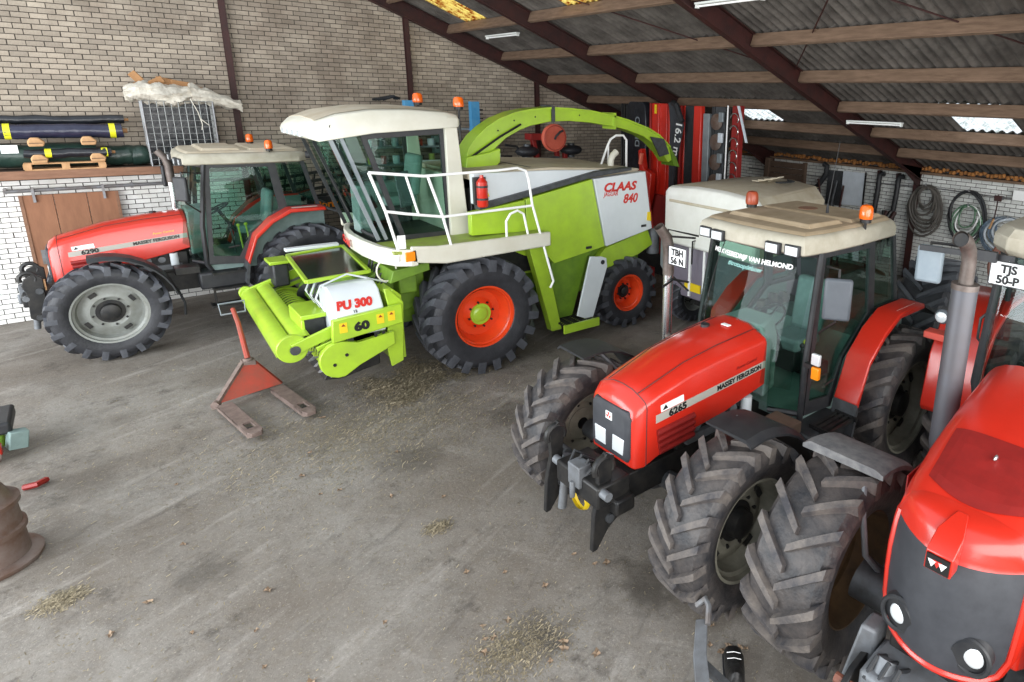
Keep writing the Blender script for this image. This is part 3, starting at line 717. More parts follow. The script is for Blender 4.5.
    if dz:
        b=MB(); b.cyl((Cx(2.35),.15,3.09+dz),(Cx(2.35),.15,3.095+dz),.12,n=20); b.build('roof_stain','wood_brown',rf)
    for yy in (-.66,-.42,.42,.66):
        b=MB(); xx=1.13 if abs(yy)<.5 else 1.17; b.box(Cx(xx-.03),Cx(xx+.03),yy-.1,yy+.1,2.845+dz,2.955+dz); hl=b.build('work_light','black_plastic',rf,bevel=.01)
        b=MB(); b.box(Cx(xx-.034),Cx(xx-.028),yy-.08,yy+.08,2.86+dz,2.94+dz); b.build('light_lens','lens',hl)
    if dz:
        for o in set(t.children)-before: o.scale=(1,.82,1); o.location.z-=.045; o.location.y-=.04; o.location.x+=.03
    # rear mudguards
    for s in (-1,1):
        path=[(1.74,.92),(1.80,1.28),(1.96,1.70),(2.22,1.94),(2.5,2.09),(3.05,2.09),(3.55,1.86)]
        b=MB(); y0,y1=s*.80,s*(ry+Wr*(.42 if not dz else .2))
        b.loft([[(Cx(x),y0,z+dz),(Cx(x),y1,z+dz),(Cx(x)+.02,y1,z-.06+dz),(Cx(x)+.05,y0,z-.06+dz)] for x,z in path[1:6]]); mg=b.build('rear_mudguard','red_paint',t,bevel=.012)
        b=MB(); b.loft([[(Cx(x),y0,z+dz),(Cx(x),y1,z+dz),(Cx(x)+.03,y1,z-.05+dz),(Cx(x)+.05,y0,z-.05+dz)] for x,z in path[5:]]); b.loft([[(Cx(x),y0,z+dz),(Cx(x),y1,z+dz),(Cx(x)+.03,y1,z-.05+dz),(Cx(x)+.05,y0,z-.05+dz)] for x,z in path[:2]]); b.build('mudguard_extension','grey_metal',mg)
        if s<0: b=MB(); b.loft([[(Cx(x),s*1.0,z+dz+.004),(Cx(x),y1-s*.08,z+dz+.004)] for x,z in ((2.26,1.97),(2.48,2.085))],cap=False) if 0 else b.add([(Cx(2.55),s*1.0,2.096+dz),(Cx(2.95),s*1.0,2.096+dz),(Cx(2.95),y1*.93,2.096+dz),(Cx(2.55),y1*.93,2.096+dz)],[(0,1,2,3)]); b.build('sticker','decal_white',mg,normals=False)
        b=MB(); b.prism([(Cx(1.9),1.2+dz),(Cx(1.97),1.68+dz),(Cx(2.5),2.05+dz),(Cx(3.1),2.05+dz),(Cx(3.1),1.2+dz)],'y',s*.79,s*.81); b.build('mudguard_side','interior_grey',mg)
    # exhaust
    ex=Cx(1.12); ey=.86 if not dz else .98; ez=0 if not dz else -.12
    b=MB(); b.tube([(ex,ey,1.45+dz),(ex,ey,2.45+ez+dz)],.055,14); e=b.build('exhaust','chrome',t)
    b=MB(); b.tube([(ex,ey,2.42+ez+dz),(ex,ey,2.70+ez+dz),(ex-.03,ey+.01,2.84+ez+dz),(ex-.13,ey+.03,2.97+ez+dz)],[.062,.065,.062,.055],14,cap=False); b.build('exhaust_elbow','exhaust_rust',e)
    b=MB(); b.tube([(ex,ey,1.6+dz),(ex-.02,.6,1.45+dz),(ex-.1,.3,1.4+dz)],.05,10); b.build('exhaust_bend','exhaust_rust',e)
    # mirrors
    for s in (-1,1):
        mx,my=(Cx(1.2),s*1.08) if dz else (Cx(1.12),s*1.02)
        b=MB(); b.tube([(Cx(1.42),s*.82,2.72+dz),(mx,my,2.78+dz),(mx,my,2.3+dz),(Cx(1.32),s*.85,2.1+dz)],.012,6); ar=b.build('mirror_arm','black_metal',t)
        b=MB(); b.cbox((mx-.03,my+s*.02,2.52+dz),(.06,.24,.38),(0,0,-s*.6)); b.build('mirror','mirror_grey' if dz else 'black_plastic',ar,bevel=.025)
        if dz and s<0:
            b=MB(); b.box(Cx(1.2),Cx(1.26),s*.94,s*.80,1.78+dz,1.82+dz); b.build('lamp_bracket','black_metal',t)
            b=MB(); b.box(Cx(1.17),Cx(1.21),s*.98,s*.89,1.84+dz,1.95+dz); b.build('side_lamp','lens',t,bevel=.01)
            b=MB(); b.box(Cx(1.17),Cx(1.22),s*.98,s*.90,1.70+dz,1.82+dz); b.build('indicator','amber',t,bevel=.01)
    return t
# ---------------- tractor instances ----------------
TA=tractor('red tractor with silver roof and 6290 on its bonnet, beside the brick wall',(-.12,13.24,0),0,0,0,1,(.74,.42,.45),(.89,.52,.55),.93,.95,'6290','dust_top','parked red tractors','rim_grey','rim_grey')
TB=tractor('red tractor with dusty beige roof and 6265 on its bonnet, in the middle right',(3.45,3.92,0),math.radians(1.2),-.11,0,.93,(.74,.50,.43),(.86,.5,.52),1.03,.97,'6265','dust_roof','parked red tractors','rim_beige','rim_beige')
TA.pop('group',None) if False else None
# front linkage on both
def hitch(t,dz,hang,ox=0):
    setoff((-ox,0,0))
    b=MB(); b.box(-.95,-.6,-.3,.3,.8,1.0); b.box(-.8,-.6,-.36,.36,.7,.84); h=b.build('front_hitch_frame','black_metal',t,bevel=.02)
    for s in (-1,1):
        b=MB(); yy=s*.35+(.12 if hang else 0)
        if hang: P=[(-.92,1.25),(-.82,1.33),(-.74,1.28),(-.78,1.05),(-.62,.78),(-.66,.7),(-.8,.62),(-.92,.46),(-.97,.46),(-.95,.8),(-.9,1.0)]
        else: P=[(-.88,1.2),(-.76,1.26),(-.68,1.2),(-.68,1.0),(-.72,.6),(-.8,.52),(-.9,.6),(-.88,.95),(-.92,1.1)]
        b.prism([(x,z+dz*.5) for x,z in P],'y',yy-.025,yy+.025); b.build('lift_arm','black_metal',t,bevel=.008)
        b=MB(); b.tube([(-.84+.09*math.cos(a),yy,1.2+dz*.5+.09*math.sin(a)) for a in [math.radians(d) for d in range(-30,235,30)]],.03,8); b.build('arm_hook','black_metal',t)
        b=MB(); b.cyl((-.8,yy*.75,.98+dz*.5),(-.86,yy*.75,.45),.04,n=12); b.cyl((-.78,yy*.75,1.02+dz*.5),(-.82,yy*.75,.8),.055,n=12); b.build('lift_cylinder','grey_casting',t)
        b=MB(); b.cyl((-.74,yy-.05,1.0+dz*.5),(-.74,yy+.05,1.0+dz*.5),.045,n=12); b.cyl((-.8,yy-.05,.65),(-.8,yy+.05,.65),.04,n=12); b.build('pivot_pin','grey_metal',t)
    b=MB(); b.cyl((-.9,-.38,.95),(-.9,.38,.95),.04,n=12); b.build('cross_tube','grey_casting',t)
    b=MB(); b.box(-.98,-.85,-.08,.08,.9,1.1); b.cyl((-.99,0,.95),(-.99,0,.8),.025,n=8); b.build('top_link_bracket','grey_casting',t,bevel=.01)
    for k in range(4):
        b=MB(); yy=-.15+.1*k; b.tube([(-.7,yy,1.0),(-.86,yy,1.12),(-.93,yy*.8,1.05)],.014,6); b.build('hydraulic_hose','black_plastic',t)
hitch(TA,.1,False); hitch(TB,-.14,True,.12); setoff((0,0,0))
b=MB(); b.lathe([(-.78,.10),(-.74,.12),(-.72,.11)],(0,.05,.72),'x',16); b.build('pto_guard','decal_yellow',TB,label='yellow drive shaft guard')
b=MB(); b.box(-.83,-.66,-.36,-.26,1.05,1.2); b.build('drawbar_block','wood_pale',TA,label='pale cast block beside the hitch hook')
# lettering on the windscreen and plates of the beige-roof tractor
for tx_,sz,p,m_,sh_ in (('MELKVEEBEDRIJF VAN HELMOND',.068,(1.25,.50,2.53),'decal_white',0),('#trotsopdeboer',.068,(1.23,.24,2.445),'decal_teal',.2)):
    o=text(tx_,sz,p,(PI/2-.26,0,-PI/2),m_,TB,name='windscreen_lettering',shear=sh_,off=.002 if sh_==0 else 0)
    for v in o.data.vertices: v.co.x+=.3*(v.co.y+.04)**2
def plate(par,x,y,z,l1,l2,rz=-PI/2,w=.3,h=.22,label=None):
    b=MB(); M=Matrix.Translation((x,y,z))@Euler((0,0,rz+PI/2)).to_matrix().to_4x4(); b.cbox((0,0,0),(.012,w,h)); b.xf(M); p=b.build('number_plate','plate_white',par,bevel=.01,label=label)
    b=MB(); 
    for a,c in (((-w/2,-h/2),(w/2,-h/2)),((w/2,-h/2),(w/2,h/2)),((w/2,h/2),(-w/2,h/2)),((-w/2,h/2),(-w/2,-h/2))): b.bar((-.008,a[0],a[1]),(-.008,c[0],c[1]),.006,.008)
    b.xf(M); b.build('plate_rim','black_plastic',p)
    v=Euler((0,0,rz)).to_matrix()@Vector((0,-.0085,0))
    for s,dz in ((l1,.01),(l2,-h/2+.018)):
        text(s,h*.47,(x+v.x,y+v.y,z+dz),(PI/2,0,rz),'decal_black',p,off=.004,align='CENTER')
    return p
plate(TB,1.0,.72,2.46,'TBH','56 N',w=.26,h=.2)
b=MB(); b.tube([(1.35,.8,2.6),(1.14,.95,2.62),(1.14,1.12,2.6)],.012,6); b.tube([(1.3,.84,2.1),(1.12,.9,2.15),(.95,.88,2.1)],.014,6); b.build('plate_bracket','black_metal',TB)
# radio aerial and beacons
def aerial(x,y,z,h,lab,tilt=0):
    t=thing('radio_aerial',lab,'aerial',(x,y,z)); b=MB(); b.cyl((0,0,0),(0,0,.1),.018,.012,n=8); b.build('aerial_base','black_plastic',t)
    b=MB(); b.cyl((0,0,.1),(tilt,0,h),.005,.003,n=5); b.build('whip','black_metal',t)
aerial(5.75,3.75,2.93,.75,'upright whip aerial on the beige tractor roof beside the lit beacon',.12)
b=MB(); b.tube([(1.3,.32,2.7),(1.15,.3,2.45),(1.0,.28,2.1)],.005,5); b.build('windscreen_wiper','black_metal',TB)
beacon('reddish-brown beacon at the far front corner of the beige tractor roof',(5.30,4.42,2.96),'beacons on the cab roofs','beacon_brown',1.15,.2)
beacon('bright orange beacon at the near side of the beige tractor roof',(5.66,3.24,2.94),'beacons on the cab roofs','beacon_orange',1.15,.26)
beacon('orange beacon standing at the rear near edge of the silver tractor roof',(2.26,12.45,3.07),'beacons on the cab roofs','beacon_orange',1,.2)
beacon('small orange beacon standing on the far side of the silver tractor roof',(2.20,13.7,3.10),'beacons on the cab roofs','beacon_orange',1,.22)
beacon('left one of the two orange beacons on the cream harvester roof',(3.84,9.9,3.90),'beacons on the cab roofs','beacon_orange',1.25,.16)
beacon('right one of the two orange beacons, on a stalk behind the cream roof',(4.08,9.0,3.86),'beacons on the cab roofs','beacon_orange',1.25,.45)
b=MB(); b.cyl((2.87,-1.0,2.98),(2.93,-1.02,2.98),.06,n=14); b.build('rear_work_light','black_plastic',TA)

# ---------------- forage harvester ----------------
J=thing('forage_harvester','lime green and white forage harvester with orange wheels and curved spout','harvester',(3.99,9.75,0))
for s in (-1,1):
    wheel('front_wheel',J,(0,s*1.22,.88),.89,.64,.46,20,.085,s,'rim_orange','tyre',.08,hubm='black_metal',hubr=.12,lw=.05,rnd=1,slots=-1,capm='lime',cap=.03)
    wheel('rear_wheel',J,(2.90,s*1.06,.65),.66,.46,.33,16,.06,s,'rim_orange','tyre',.02,hubm='black_metal',hubr=.09,lw=.038,rnd=1,slots=-1,capm='black_metal',cap=.06)
setoff((3.99,9.75,0))
yN,yF=8.5,11.0
def P(name,poly,m,y0,y1,par=J,bevel=.01): b=MB(); b.prism(poly,'y',y0,y1); return b.build(name,m,par,bevel=bevel)
def both(name,poly,m,y0,y1,bevel=.008):
    a=P(name,poly,m,y0,y1,J,bevel); P(name,poly,m,19.5-y1,19.5-y0,J,bevel); return a
# main body core, then side panels
P('engine_bay',[(4.1,1.3),(4.1,2.85),(5.4,2.86),(7.2,2.72),(7.3,1.75),(5.4,1.3)],'black_metal',8.8,10.7)
both('side_panel',[(3.95,2.07),(3.95,2.41),(4.83,2.52),(4.83,2.03)],'lime',8.5,8.62)
sp=both('side_panel',[(4.85,2.02),(4.85,2.53),(6.09,2.76),(6.35,1.59),(5.33,1.44)],'lime',8.5,8.62)
cp=both('rear_side_panel',[(6.11,2.76),(7.22,2.83),(7.40,1.79),(6.37,1.59)],'white_panel',8.48,8.62)
text('CLAAS',.2,(6.30,8.478,2.535),(PI/2,0,0),'decal_red',cp,off=.009,shear=.25,sx=1.16)
text('JAGUAR',.105,(6.31,8.478,2.455),(PI/2,0,0),'decal_red',cp,off=.002,shear=.25,sx=.78)
text('840',.22,(6.72,8.478,2.31),(PI/2,0,0),'decal_red',cp,off=.007,shear=.25,sx=.95)
both('rear_edge_strip',[(7.22,2.83),(7.27,2.83),(7.46,1.78),(7.40,1.79)],'red_dark',8.5,8.7)
for xx,zz in ((6.0,1.62),(7.2,1.86)):
    b=MB(); b.cbox((xx,8.478,zz),(.12,.012,.045)); b.build('panel_latch','black_plastic',cp,bevel=.01)
b=MB(); b.prism([(7.27,1.95),(7.37,1.93),(7.35,2.1),(7.28,2.1)],'y',8.47,8.48); b.build('warning_label','decal_yellow',cp)
# louvred strip and white upper bodywork
both('louvre_strip',[(4.1,2.42),(4.85,2.55),(6.1,2.78),(6.95,2.86),(6.95,2.91),(6.2,2.88),(5.0,2.66),(4.1,2.5)],'grey_metal',8.53,8.7)
both('upper_panel',[(4.07,2.5),(4.07,2.95),(5.42,2.93),(6.9,2.86),(6.2,2.87),(5.0,2.65)],'white_panel',8.62,8.75)
P('top_deck',[(4.1,2.93),(5.4,2.97),(7.25,2.86),(7.3,2.7),(4.1,2.7)],'dust_top',8.7,10.8)
for i in range(14):
    b=MB(); x=5.15+i*.14; b.box(x,x+.05,8.9,10.6,2.945-.01*i*.7,2.965-.01*i*.7); b.build('intake_slat','grey_metal',J)
b=MB(); b.prism([(4.22,2.6),(4.3,2.6),(4.26,2.75)],'y',8.60,8.615); b.build('warning_label','decal_yellow',J)
# fire extinguisher
b=MB(); b.lathe([(0,.001),(0,.07),(.02,.08),(.36,.08),(.4,.05),(.42,.03),(.46,.025),(.46,.001)],(4.14,8.5,2.48),'z',18); e=b.build('fire_extinguisher','red_paint',J)
b=MB(); 
for z in (2.58,2.76): b.lathe([(0,.083),(.03,.083)],(4.14,8.5,z),'z',18)
b.box(4.05,4.23,8.55,8.62,2.5,2.9); b.build('extinguisher_strap','black_plastic',J)
# lower body
P('chassis',[(2.9,.75),(2.9,1.3),(7.6,1.35),(7.6,.95),(5.0,.75)],'lime_dark',9.1,10.4)
both('lower_side',[(5.36,.45),(5.33,1.46),(6.3,1.58),(6.05,1.45),(5.72,.45)],'lime_dark',8.58,8.66)
both('strut_panel',[(4.85,1.8),(5.12,1.78),(5.43,.3),(5.24,.3)],'lime',8.46,8.62)
both('rear_frame',[(6.25,1.32),(6.45,1.52),(7.42,1.74),(7.55,1.45),(7.2,1.3),(6.5,1.15)],'lime',8.62,8.75)
P('engine_side',[(5.4,.6),(5.4,1.5),(7.3,1.7),(7.3,1.1),(6.4,.9)],'lime_dark',8.75,10.75)
both('step_panel',[(5.95,1.49),(6.18,1.46),(6.28,1.42),(6.3,1.27),(5.98,.36),(5.68,.5)],'white_panel',8.36,8.40)
b=MB(); b.cyl((6.2,8.355,1.36),(6.2,8.365,1.36),.04,n=14); b.build('panel_handle','black_plastic',J)
for k in range(9): b=MB(); b.box(5.36,6.0,8.22+k*.055,8.245+k*.055,.40,.43); b.build('step_slat','black_metal',J)
for k in range(5): b=MB(); b.box(5.4+k*.14,5.42+k*.14,8.22,8.7,.39,.425); b.build('step_slat','lime_dusty',J)
b=MB(); b.box(5.3,6.0,8.18,8.21,.32,.46); b.build('step_side','lime',J)
b=MB(); b.prism([(5.0,1.78),(5.1,1.78),(5.3,1.5),(4.9,1.6),(4.55,1.78)],'y',8.7,9.0); b.prism([(4.2,1.3),(4.25,1.82),(5.2,1.82),(5.35,1.2)],'y',8.95,9.05); b.build('inner_guard','lime',J)
b=MB(); b.tube([(2.87+3.99,8.8,.63),(6.86,10.7,.63)],.09,12); b.build('rear_axle','black_metal',J)
b=MB(); b.tube([(3.99,8.75,.88),(3.99,10.75,.88)],.16,14); b.box(3.8,4.25,9.2,10.3,.65,1.35); b.build('front_axle','black_metal',J,bevel=.02)
# rear end: exhaust stub, white service rail, tank
b=MB(); b.tube([(7.0,9.2,2.8),(7.0,9.2,2.98),(7.05,9.2,3.06),(7.13,9.2,3.12)],.06,12,cap=False); b.build('exhaust_stub','cream',J)
b=MB(); b.tube([(7.0,9.5,2.85),(7.15,9.5,3.2),(7.22,9.5,3.32),(7.35,9.5,3.39),(7.52,9.5,3.39),(7.6,9.5,3.3),(7.6,9.5,2.8)],.022,8); b.tube([(7.17,9.5,3.25),(7.17,9.5,2.85)],.018,8); b.build('service_rail','decal_white',J)
b=MB(); b.lathe([(0,.001),(.01,.12),(.5,.12),(.52,.001)],(7.62,8.7,1.25),'z',16); b.build('rear_tank','grey_casting',J)
b=MB(); b.box(7.5,7.6,8.6,8.75,.55,1.0); b.build('tail_light','red_dark',J,bevel=.01)
# cream walkway band and cab base
both('walkway_band',[(2.95,1.88),(2.95,2.1),(3.3,2.06),(5.08,2.05),(5.08,1.83),(3.42,1.80)],'cream',8.18,8.24,.02)
b=MB()
ys=[8.18,8.3,8.6,9.1,9.6,10.1,10.5,10.9,11.3]; xs_=[2.95,2.78,2.66,2.6,2.60,2.68,2.8,3.0,3.2]; zt=[2.06,2.06,2.07,2.08,2.08,2.06,2.04,2.02,2.0]; zb=[1.83,1.83,1.83,1.84,1.85,1.85,1.84,1.83,1.83]
b.loft([[(xs_[i],ys[i],zb[i]),(xs_[i]-.02,ys[i],zt[i]),(xs_[i]+.07,ys[i],zt[i]),(xs_[i]+.09,ys[i],zb[i])] for i in range(9)]); fb=b.build('front_bumper','cream',J,bevel=.015)
text('CLAAS',.15,(2.63,10.06,1.90),(PI/2,0,-PI/2-.12),'decal_red',fb,off=.006,shear=.2,sx=1.3)
b=MB(); b.cbox((2.93,8.175,1.97),(.13,.02,.13)); b.build('indicator','amber',fb,bevel=.012)
b=MB(); b.cbox((2.76,8.32,1.96),(.18,.03,.12),(0,0,-.75)); b.build('headlight','lens',fb,bevel=.02)
b=MB(); b.box(2.75,5.05,8.24,8.95,2.0,2.04); b.build('walkway_deck','lime_dusty',J)
b=MB(); b.box(2.8,4.1,8.9,10.4,1.9,2.03); b.build('cab_floor','black_plastic',J)
b=MB(); b.cbox((2.86,8.26,2.16),(.1,.01,.18),(0,0,-.2)); b.build('white_tag','decal_white',J)
# cab
def cabx(z): return 2.18+(3.5-z)*.17  # windscreen line
P('rear_pillar',[(3.79,2.0),(3.79,3.6),(3.97,3.6),(4.08,2.0)],'cream',8.84,8.96); P('rear_pillar',[(3.79,2.0),(3.79,3.6),(3.97,3.6),(4.08,2.0)],'cream',10.34,10.46)
P('cab_rear_wall',[(3.9,2.0),(3.9,2.9),(4.0,2.9),(4.0,2.0)],'cream',8.9,10.4)
for y0,s in ((8.90,1),(10.40,-1)):
    outer=[(2.66,3.52),(3.8,3.58),(3.84,2.02),(3.1,2.03)]; inn=[(2.75,3.45),(3.73,3.50),(3.77,2.10),(3.14,2.11)]
    b=MB()
    for i in range(4):
        A,B=i,(i+1)%4; b.loft([[(p[0],y0+o,p[1]) for p,o in ((q1,0),(q1,.05*s),(q2,.05*s),(q2,0))] for q1,q2 in ((outer[A],inn[A]),(outer[B],inn[B]))])
    dr=b.build('cab_door','black_plastic',J)
    b=MB(); b.prism(inn,'y',y0+.02,y0+.026); b.build('door_glass','cab_glass',dr)
    b=MB(); b.prism([(2.36,3.46),(2.62,3.5),(3.05,2.06),(2.8,2.08)],'y',y0+.02,y0+.026); b.build('front_side_glass','cab_glass',J)
    for A,B in (((2.30,3.46),(2.78,2.08)),((2.42,3.5),(2.88,2.08))):
        b=MB(); b.bar((A[0],y0+.01,A[1]),(B[0],y0+.01,B[1]),.04,.045); b.build('window_pillar','panel_grey' if s>0 else 'black_plastic',J)
rows=[]
for z in (3.45,2.95,2.5,2.1):
    x=2.33+(3.45-z)*.355; rows.append([Vector((x-.10*(1-(abs(k)/4)**2)+.02*(k+4),9.65+k*.18,z)) for k in range(-4,5)])
b=MB()
for r in range(3):
    for k in range(8): b.add([rows[r][k],rows[r][k+1],rows[r+1][k+1],rows[r+1][k]],[(0,1,2,3)])
b.build('windscreen','cab_glass',J,ang=80)
b=MB(); b.tube(rows[0],.03,6); b.tube(rows[3],.03,6); b.build('screen_frame','black_plastic',J)
b=MB(); b.cyl((2.3,9.75,3.35),(2.62,9.6,2.4),.01,n=6); b.build('windscreen_wiper','black_metal',J)
seat(J,3.35,9.75,2.5,'interior_grey'); steering(J,2.85,9.75,2.85,-.4)
b=MB(); b.box(3.0,3.6,10.2,10.45,2.1,2.7); b.cbox((2.85,9.75,2.4),(.2,.3,.7)); b.build('cab_console','interior_grey',J,bevel=.03)
b=MB(); b.cbox((3.2,8.96,2.75),(.2,.03,.5),(0,-.12,0)); b.build('door_mirror','mirror_grey',J,bevel=.02)
# cream roof with pointed visor
st=[(2.03,.66,3.52,3.57),(2.06,.78,3.47,3.62),(2.16,.87,3.43,3.70),(2.4,.93,3.47,3.79),(2.8,.95,3.53,3.85),(3.3,.95,3.56,3.86),(3.8,.94,3.59,3.83),(3.97,.92,3.6,3.80),(4.0,.88,3.63,3.76)]
b=MB(); b.loft([[(x,9.75-w,zb_),(x,9.75-w-.0,zb_+(zt_-zb_)*.6),(x,9.75-w+.07,zt_-.03),(x,9.75-w*.6,zt_+.0),(x,9.75,zt_+.02),(x,9.75+w*.6,zt_),(x,9.75+w-.07,zt_-.03),(x,9.75+w,zb_+(zt_-zb_)*.6),(x,9.75+w,zb_)] for x,w,zb_,zt_ in st]); b.xf(Matrix.Translation((0,-.1,0))@Matrix.Translation((0,9.75,0))@Matrix.Diagonal((1,.93,1,1))@Matrix.Translation((0,-9.75,0))); rf=b.build('cab_roof','cream',J,bevel=.01,ang=50)
b=MB(); b.loft([[(x,9.75-w*.82,zt_-.012),(x,9.75-w*.6,zt_+.006),(x,9.75,zt_+.026),(x,9.75+w*.6,zt_+.006),(x,9.75+w*.82,zt_-.012),(x,9.75,zt_-.03)] for x,w,zb_,zt_ in st[2:]]); b.xf(Matrix.Translation((0,-.1,0))@Matrix.Translation((0,9.75,0))@Matrix.Diagonal((1,.93,1,1))@Matrix.Translation((0,-9.75,0))); b.build('roof_dust','dust_top',rf)
b=MB(); b.cyl((2.3,8.81,3.62),(2.3,8.83,3.62),.02,n=10); b.build('roof_bolt','black_metal',rf)
for k in range(4):
    b=MB(); b.cbox((2.04,9.65-.42+.28*k,3.51),(.05,.16,.07)); b.build('roof_light','lens',rf,bevel=.01)
# handrail along the walkway
hr=[]
b=MB()
b.tube([(2.52,8.22,3.09),(3.19,8.2,3.01),(4.26,8.2,3.03),(4.55,8.2,3.05),(4.69,8.2,3.0),(4.73,8.2,2.88),(4.78,8.2,2.5),(5.12,8.2,1.25),(5.06,8.2,1.15)],.019,8)
b.tube([(2.68,8.22,2.59),(2.92,8.2,2.54),(3.41,8.2,2.45),(4.77,8.2,2.48)],.019,8)
b.tube([(2.52,8.22,3.09),(2.68,8.22,2.59),(2.8,8.22,2.06)],.019,8)
b.tube([(3.24,8.2,3.01),(3.41,8.2,2.45),(3.5,8.2,2.05)],.019,8); b.tube([(2.96,8.2,3.03),(3.09,8.2,2.5)],.016,8)
b.build('handrail','decal_white',J)
b=MB(); b.tube([(4.37,8.25,2.05),(4.37,8.25,2.28),(4.44,8.25,2.38),(4.56,8.25,2.42),(4.66,8.25,2.36),(4.72,8.25,2.05)],.018,8); b.build('grab_handle','decal_white',J)
# spout
top=[(4.38,3.0),(4.46,3.22),(4.6,3.4),(4.78,3.55),(5.0,3.68),(5.3,3.79),(5.57,3.84),(6.0,3.88),(6.4,3.87),(6.87,3.83),(7.4,3.74),(7.71,3.67),(8.2,3.52),(8.5,3.38),(8.8,3.15),(8.97,2.9)]
bot=[(4.70,2.95),(4.74,3.05),(4.85,3.15),(4.95,3.22),(5.15,3.38),(5.4,3.5),(5.6,3.57),(6.0,3.64),(6.4,3.65),(6.84,3.62),(7.35,3.55),(7.66,3.49),(8.1,3.36),(8.35,3.22),(8.6,3.02),(8.78,2.82)]
b=MB(); b.loft([[(t[0],9.6,t[1]),(t[0],9.9,t[1]),(q[0],9.9,q[1]),(q[0],9.6,q[1])] for t,q in zip(top,bot)]); s_=b.build('spout','lime',J,bevel=.012)
b=MB(); b.loft([[(t[0],9.56,t[1]+.006),(t[0],9.94,t[1]+.006),(t[0]+.01,9.94,t[1]-.03),(t[0]+.01,9.56,t[1]-.03)] for t in top[:15]]); b.build('spout_flange','lime',s_)
b=MB(); b.prism([(4.35,2.8),(4.4,3.1),(4.78,3.16),(4.98,3.22),(4.97,3.0),(4.85,2.9),(4.8,2.8)],'y',9.5,10.0); b.build('spout_turret','lime',s_,bevel=.01)
b=MB(); b.box(7.36,7.4,9.56,9.94,3.5,3.8); b.build('spout_joint','lime',s_)
b=MB(); b.tube([(6.02,9.57,3.62),(6.02,9.57,3.9),(6.02,9.93,3.9)],.02,8); b.cbox((6.03,9.56,3.77),(.06,.03,.26)); b.build('spout_clamp','grey_metal',s_)
b=MB(); b.tube([(4.5,9.55,3.1),(5.0,9.55,3.4),(5.4,9.56,3.6)],.018,6); b.build('spout_cylinder','black_metal',s_)
b=MB(); b.loft([[(8.78,9.58,3.18),(8.78,9.92,3.18),(8.98,9.92,2.92),(8.98,9.58,2.92)],[(8.9,9.56,2.75),(8.9,9.94,2.75),(9.06,9.94,2.72),(9.06,9.56,2.72)]]); b.build('spout_flap','lime_dark',s_)
b=MB(); b.loft([[(8.25,9.57,3.35),(8.6,9.57,3.3),(8.75,9.57,3.0),(8.5,9.57,2.95)],[(8.25,9.54,3.35),(8.6,9.54,3.3),(8.75,9.54,3.0),(8.5,9.54,2.95)]]); b.build('flap_plate','grey_metal',s_)
for x,z in ((5.3,3.66),(5.7,3.72),(6.6,3.75),(5.0,3.5)):
    b=MB(); b.cyl((x,9.595,z),(x,9.6,z),.015,n=6); b.build('spout_bolt','black_metal',s_)
# hoses and feeder between header and machine
b=MB(); b.box(2.6,3.3,9.3,10.2,.7,1.6); b.prism([(2.5,.9),(2.5,1.5),(3.4,1.9),(3.4,1.0)],'y',9.0,10.5); b.build('feeder_housing','lime_dark',J,bevel=.02)
b=MB(); b.box(2.95,3.2,8.75,9.0,1.3,1.6); b.build('front_bracket','lime_dark',J,bevel=.02)
b=MB(); b.prism([(2.75,1.55),(2.8,1.72),(3.3,1.78),(3.3,1.66)],'y',8.5,9.3); b.build('front_plate','lime_dark',J,bevel=.01)
for k in range(6):
    y=8.75+.09*k; b=MB(); b.tube([(3.1,y,1.75),(2.75,y+.05,1.55+.05*k),(2.65,y+.1,1.2),(2.85,y+.05,.95)],.016,6); b.build('hydraulic_hose','black_plastic',J)
b=MB(); b.tube([(2.75+.13*math.cos(2*PI*k/16),8.6,1.72+.15*math.sin(2*PI*k/16)) for k in range(16)],.012,6,closed=True); b.build('hose_loop','cream',J)

# ---------------- pick-up header (hitched implement) ----------------
H_=thing('pickup_header','lime green pick-up header marked PU 300, lowered in front of the harvester','header',(2.1,9.75,0))
setoff((2.1,9.75,0))
def Hp(name,poly,m,y0,y1,par=H_,bevel=.01,lab=None): b=MB(); b.prism(poly,'y',y0,y1); return b.build(name,m,par,bevel=bevel,label=lab)
# frame back wall and lower trough
Hp('back_frame',[(2.66,.5),(2.66,1.45),(2.75,1.5),(2.85,1.4),(2.85,.5)],'lime',8.4,11.1)
Hp('trough',[(1.8,.45),(1.85,.55),(2.5,.7),(2.5,.5),(2.0,.42)],'black_metal',8.4,11.1)
for y0,y1 in ((8.22,8.3),(11.2,11.28)):
    # rounded lower end plate
    arcp=[(1.97+.24*math.cos(math.radians(a)),.75+.24*math.sin(math.radians(a))) for a in range(80,290,20)]
    ep=Hp('end_plate',arcp+[(2.2,.62),(2.66,.80),(2.66,.98),(2.2,.93)],'lime',y0,y1)
    b=MB()
    for x,z in ((2.05,.8),(2.42,.98),(2.52,1.0),(1.9,.7)): b.cyl((x,y0-.012,z),(x,y0,z),.022,n=8)
    b.build('end_bolt','black_metal',ep)
    pl=[(2.58,.72),(2.64,1.3),(2.6,1.55),(2.66,1.55),(2.84,1.33),(2.78,.5),(2.62,.45)]; y0,y1=(8.31,8.35) if y0<9 else (11.15,11.19)
    Hp('side_plate',pl,'lime',y0,y1)
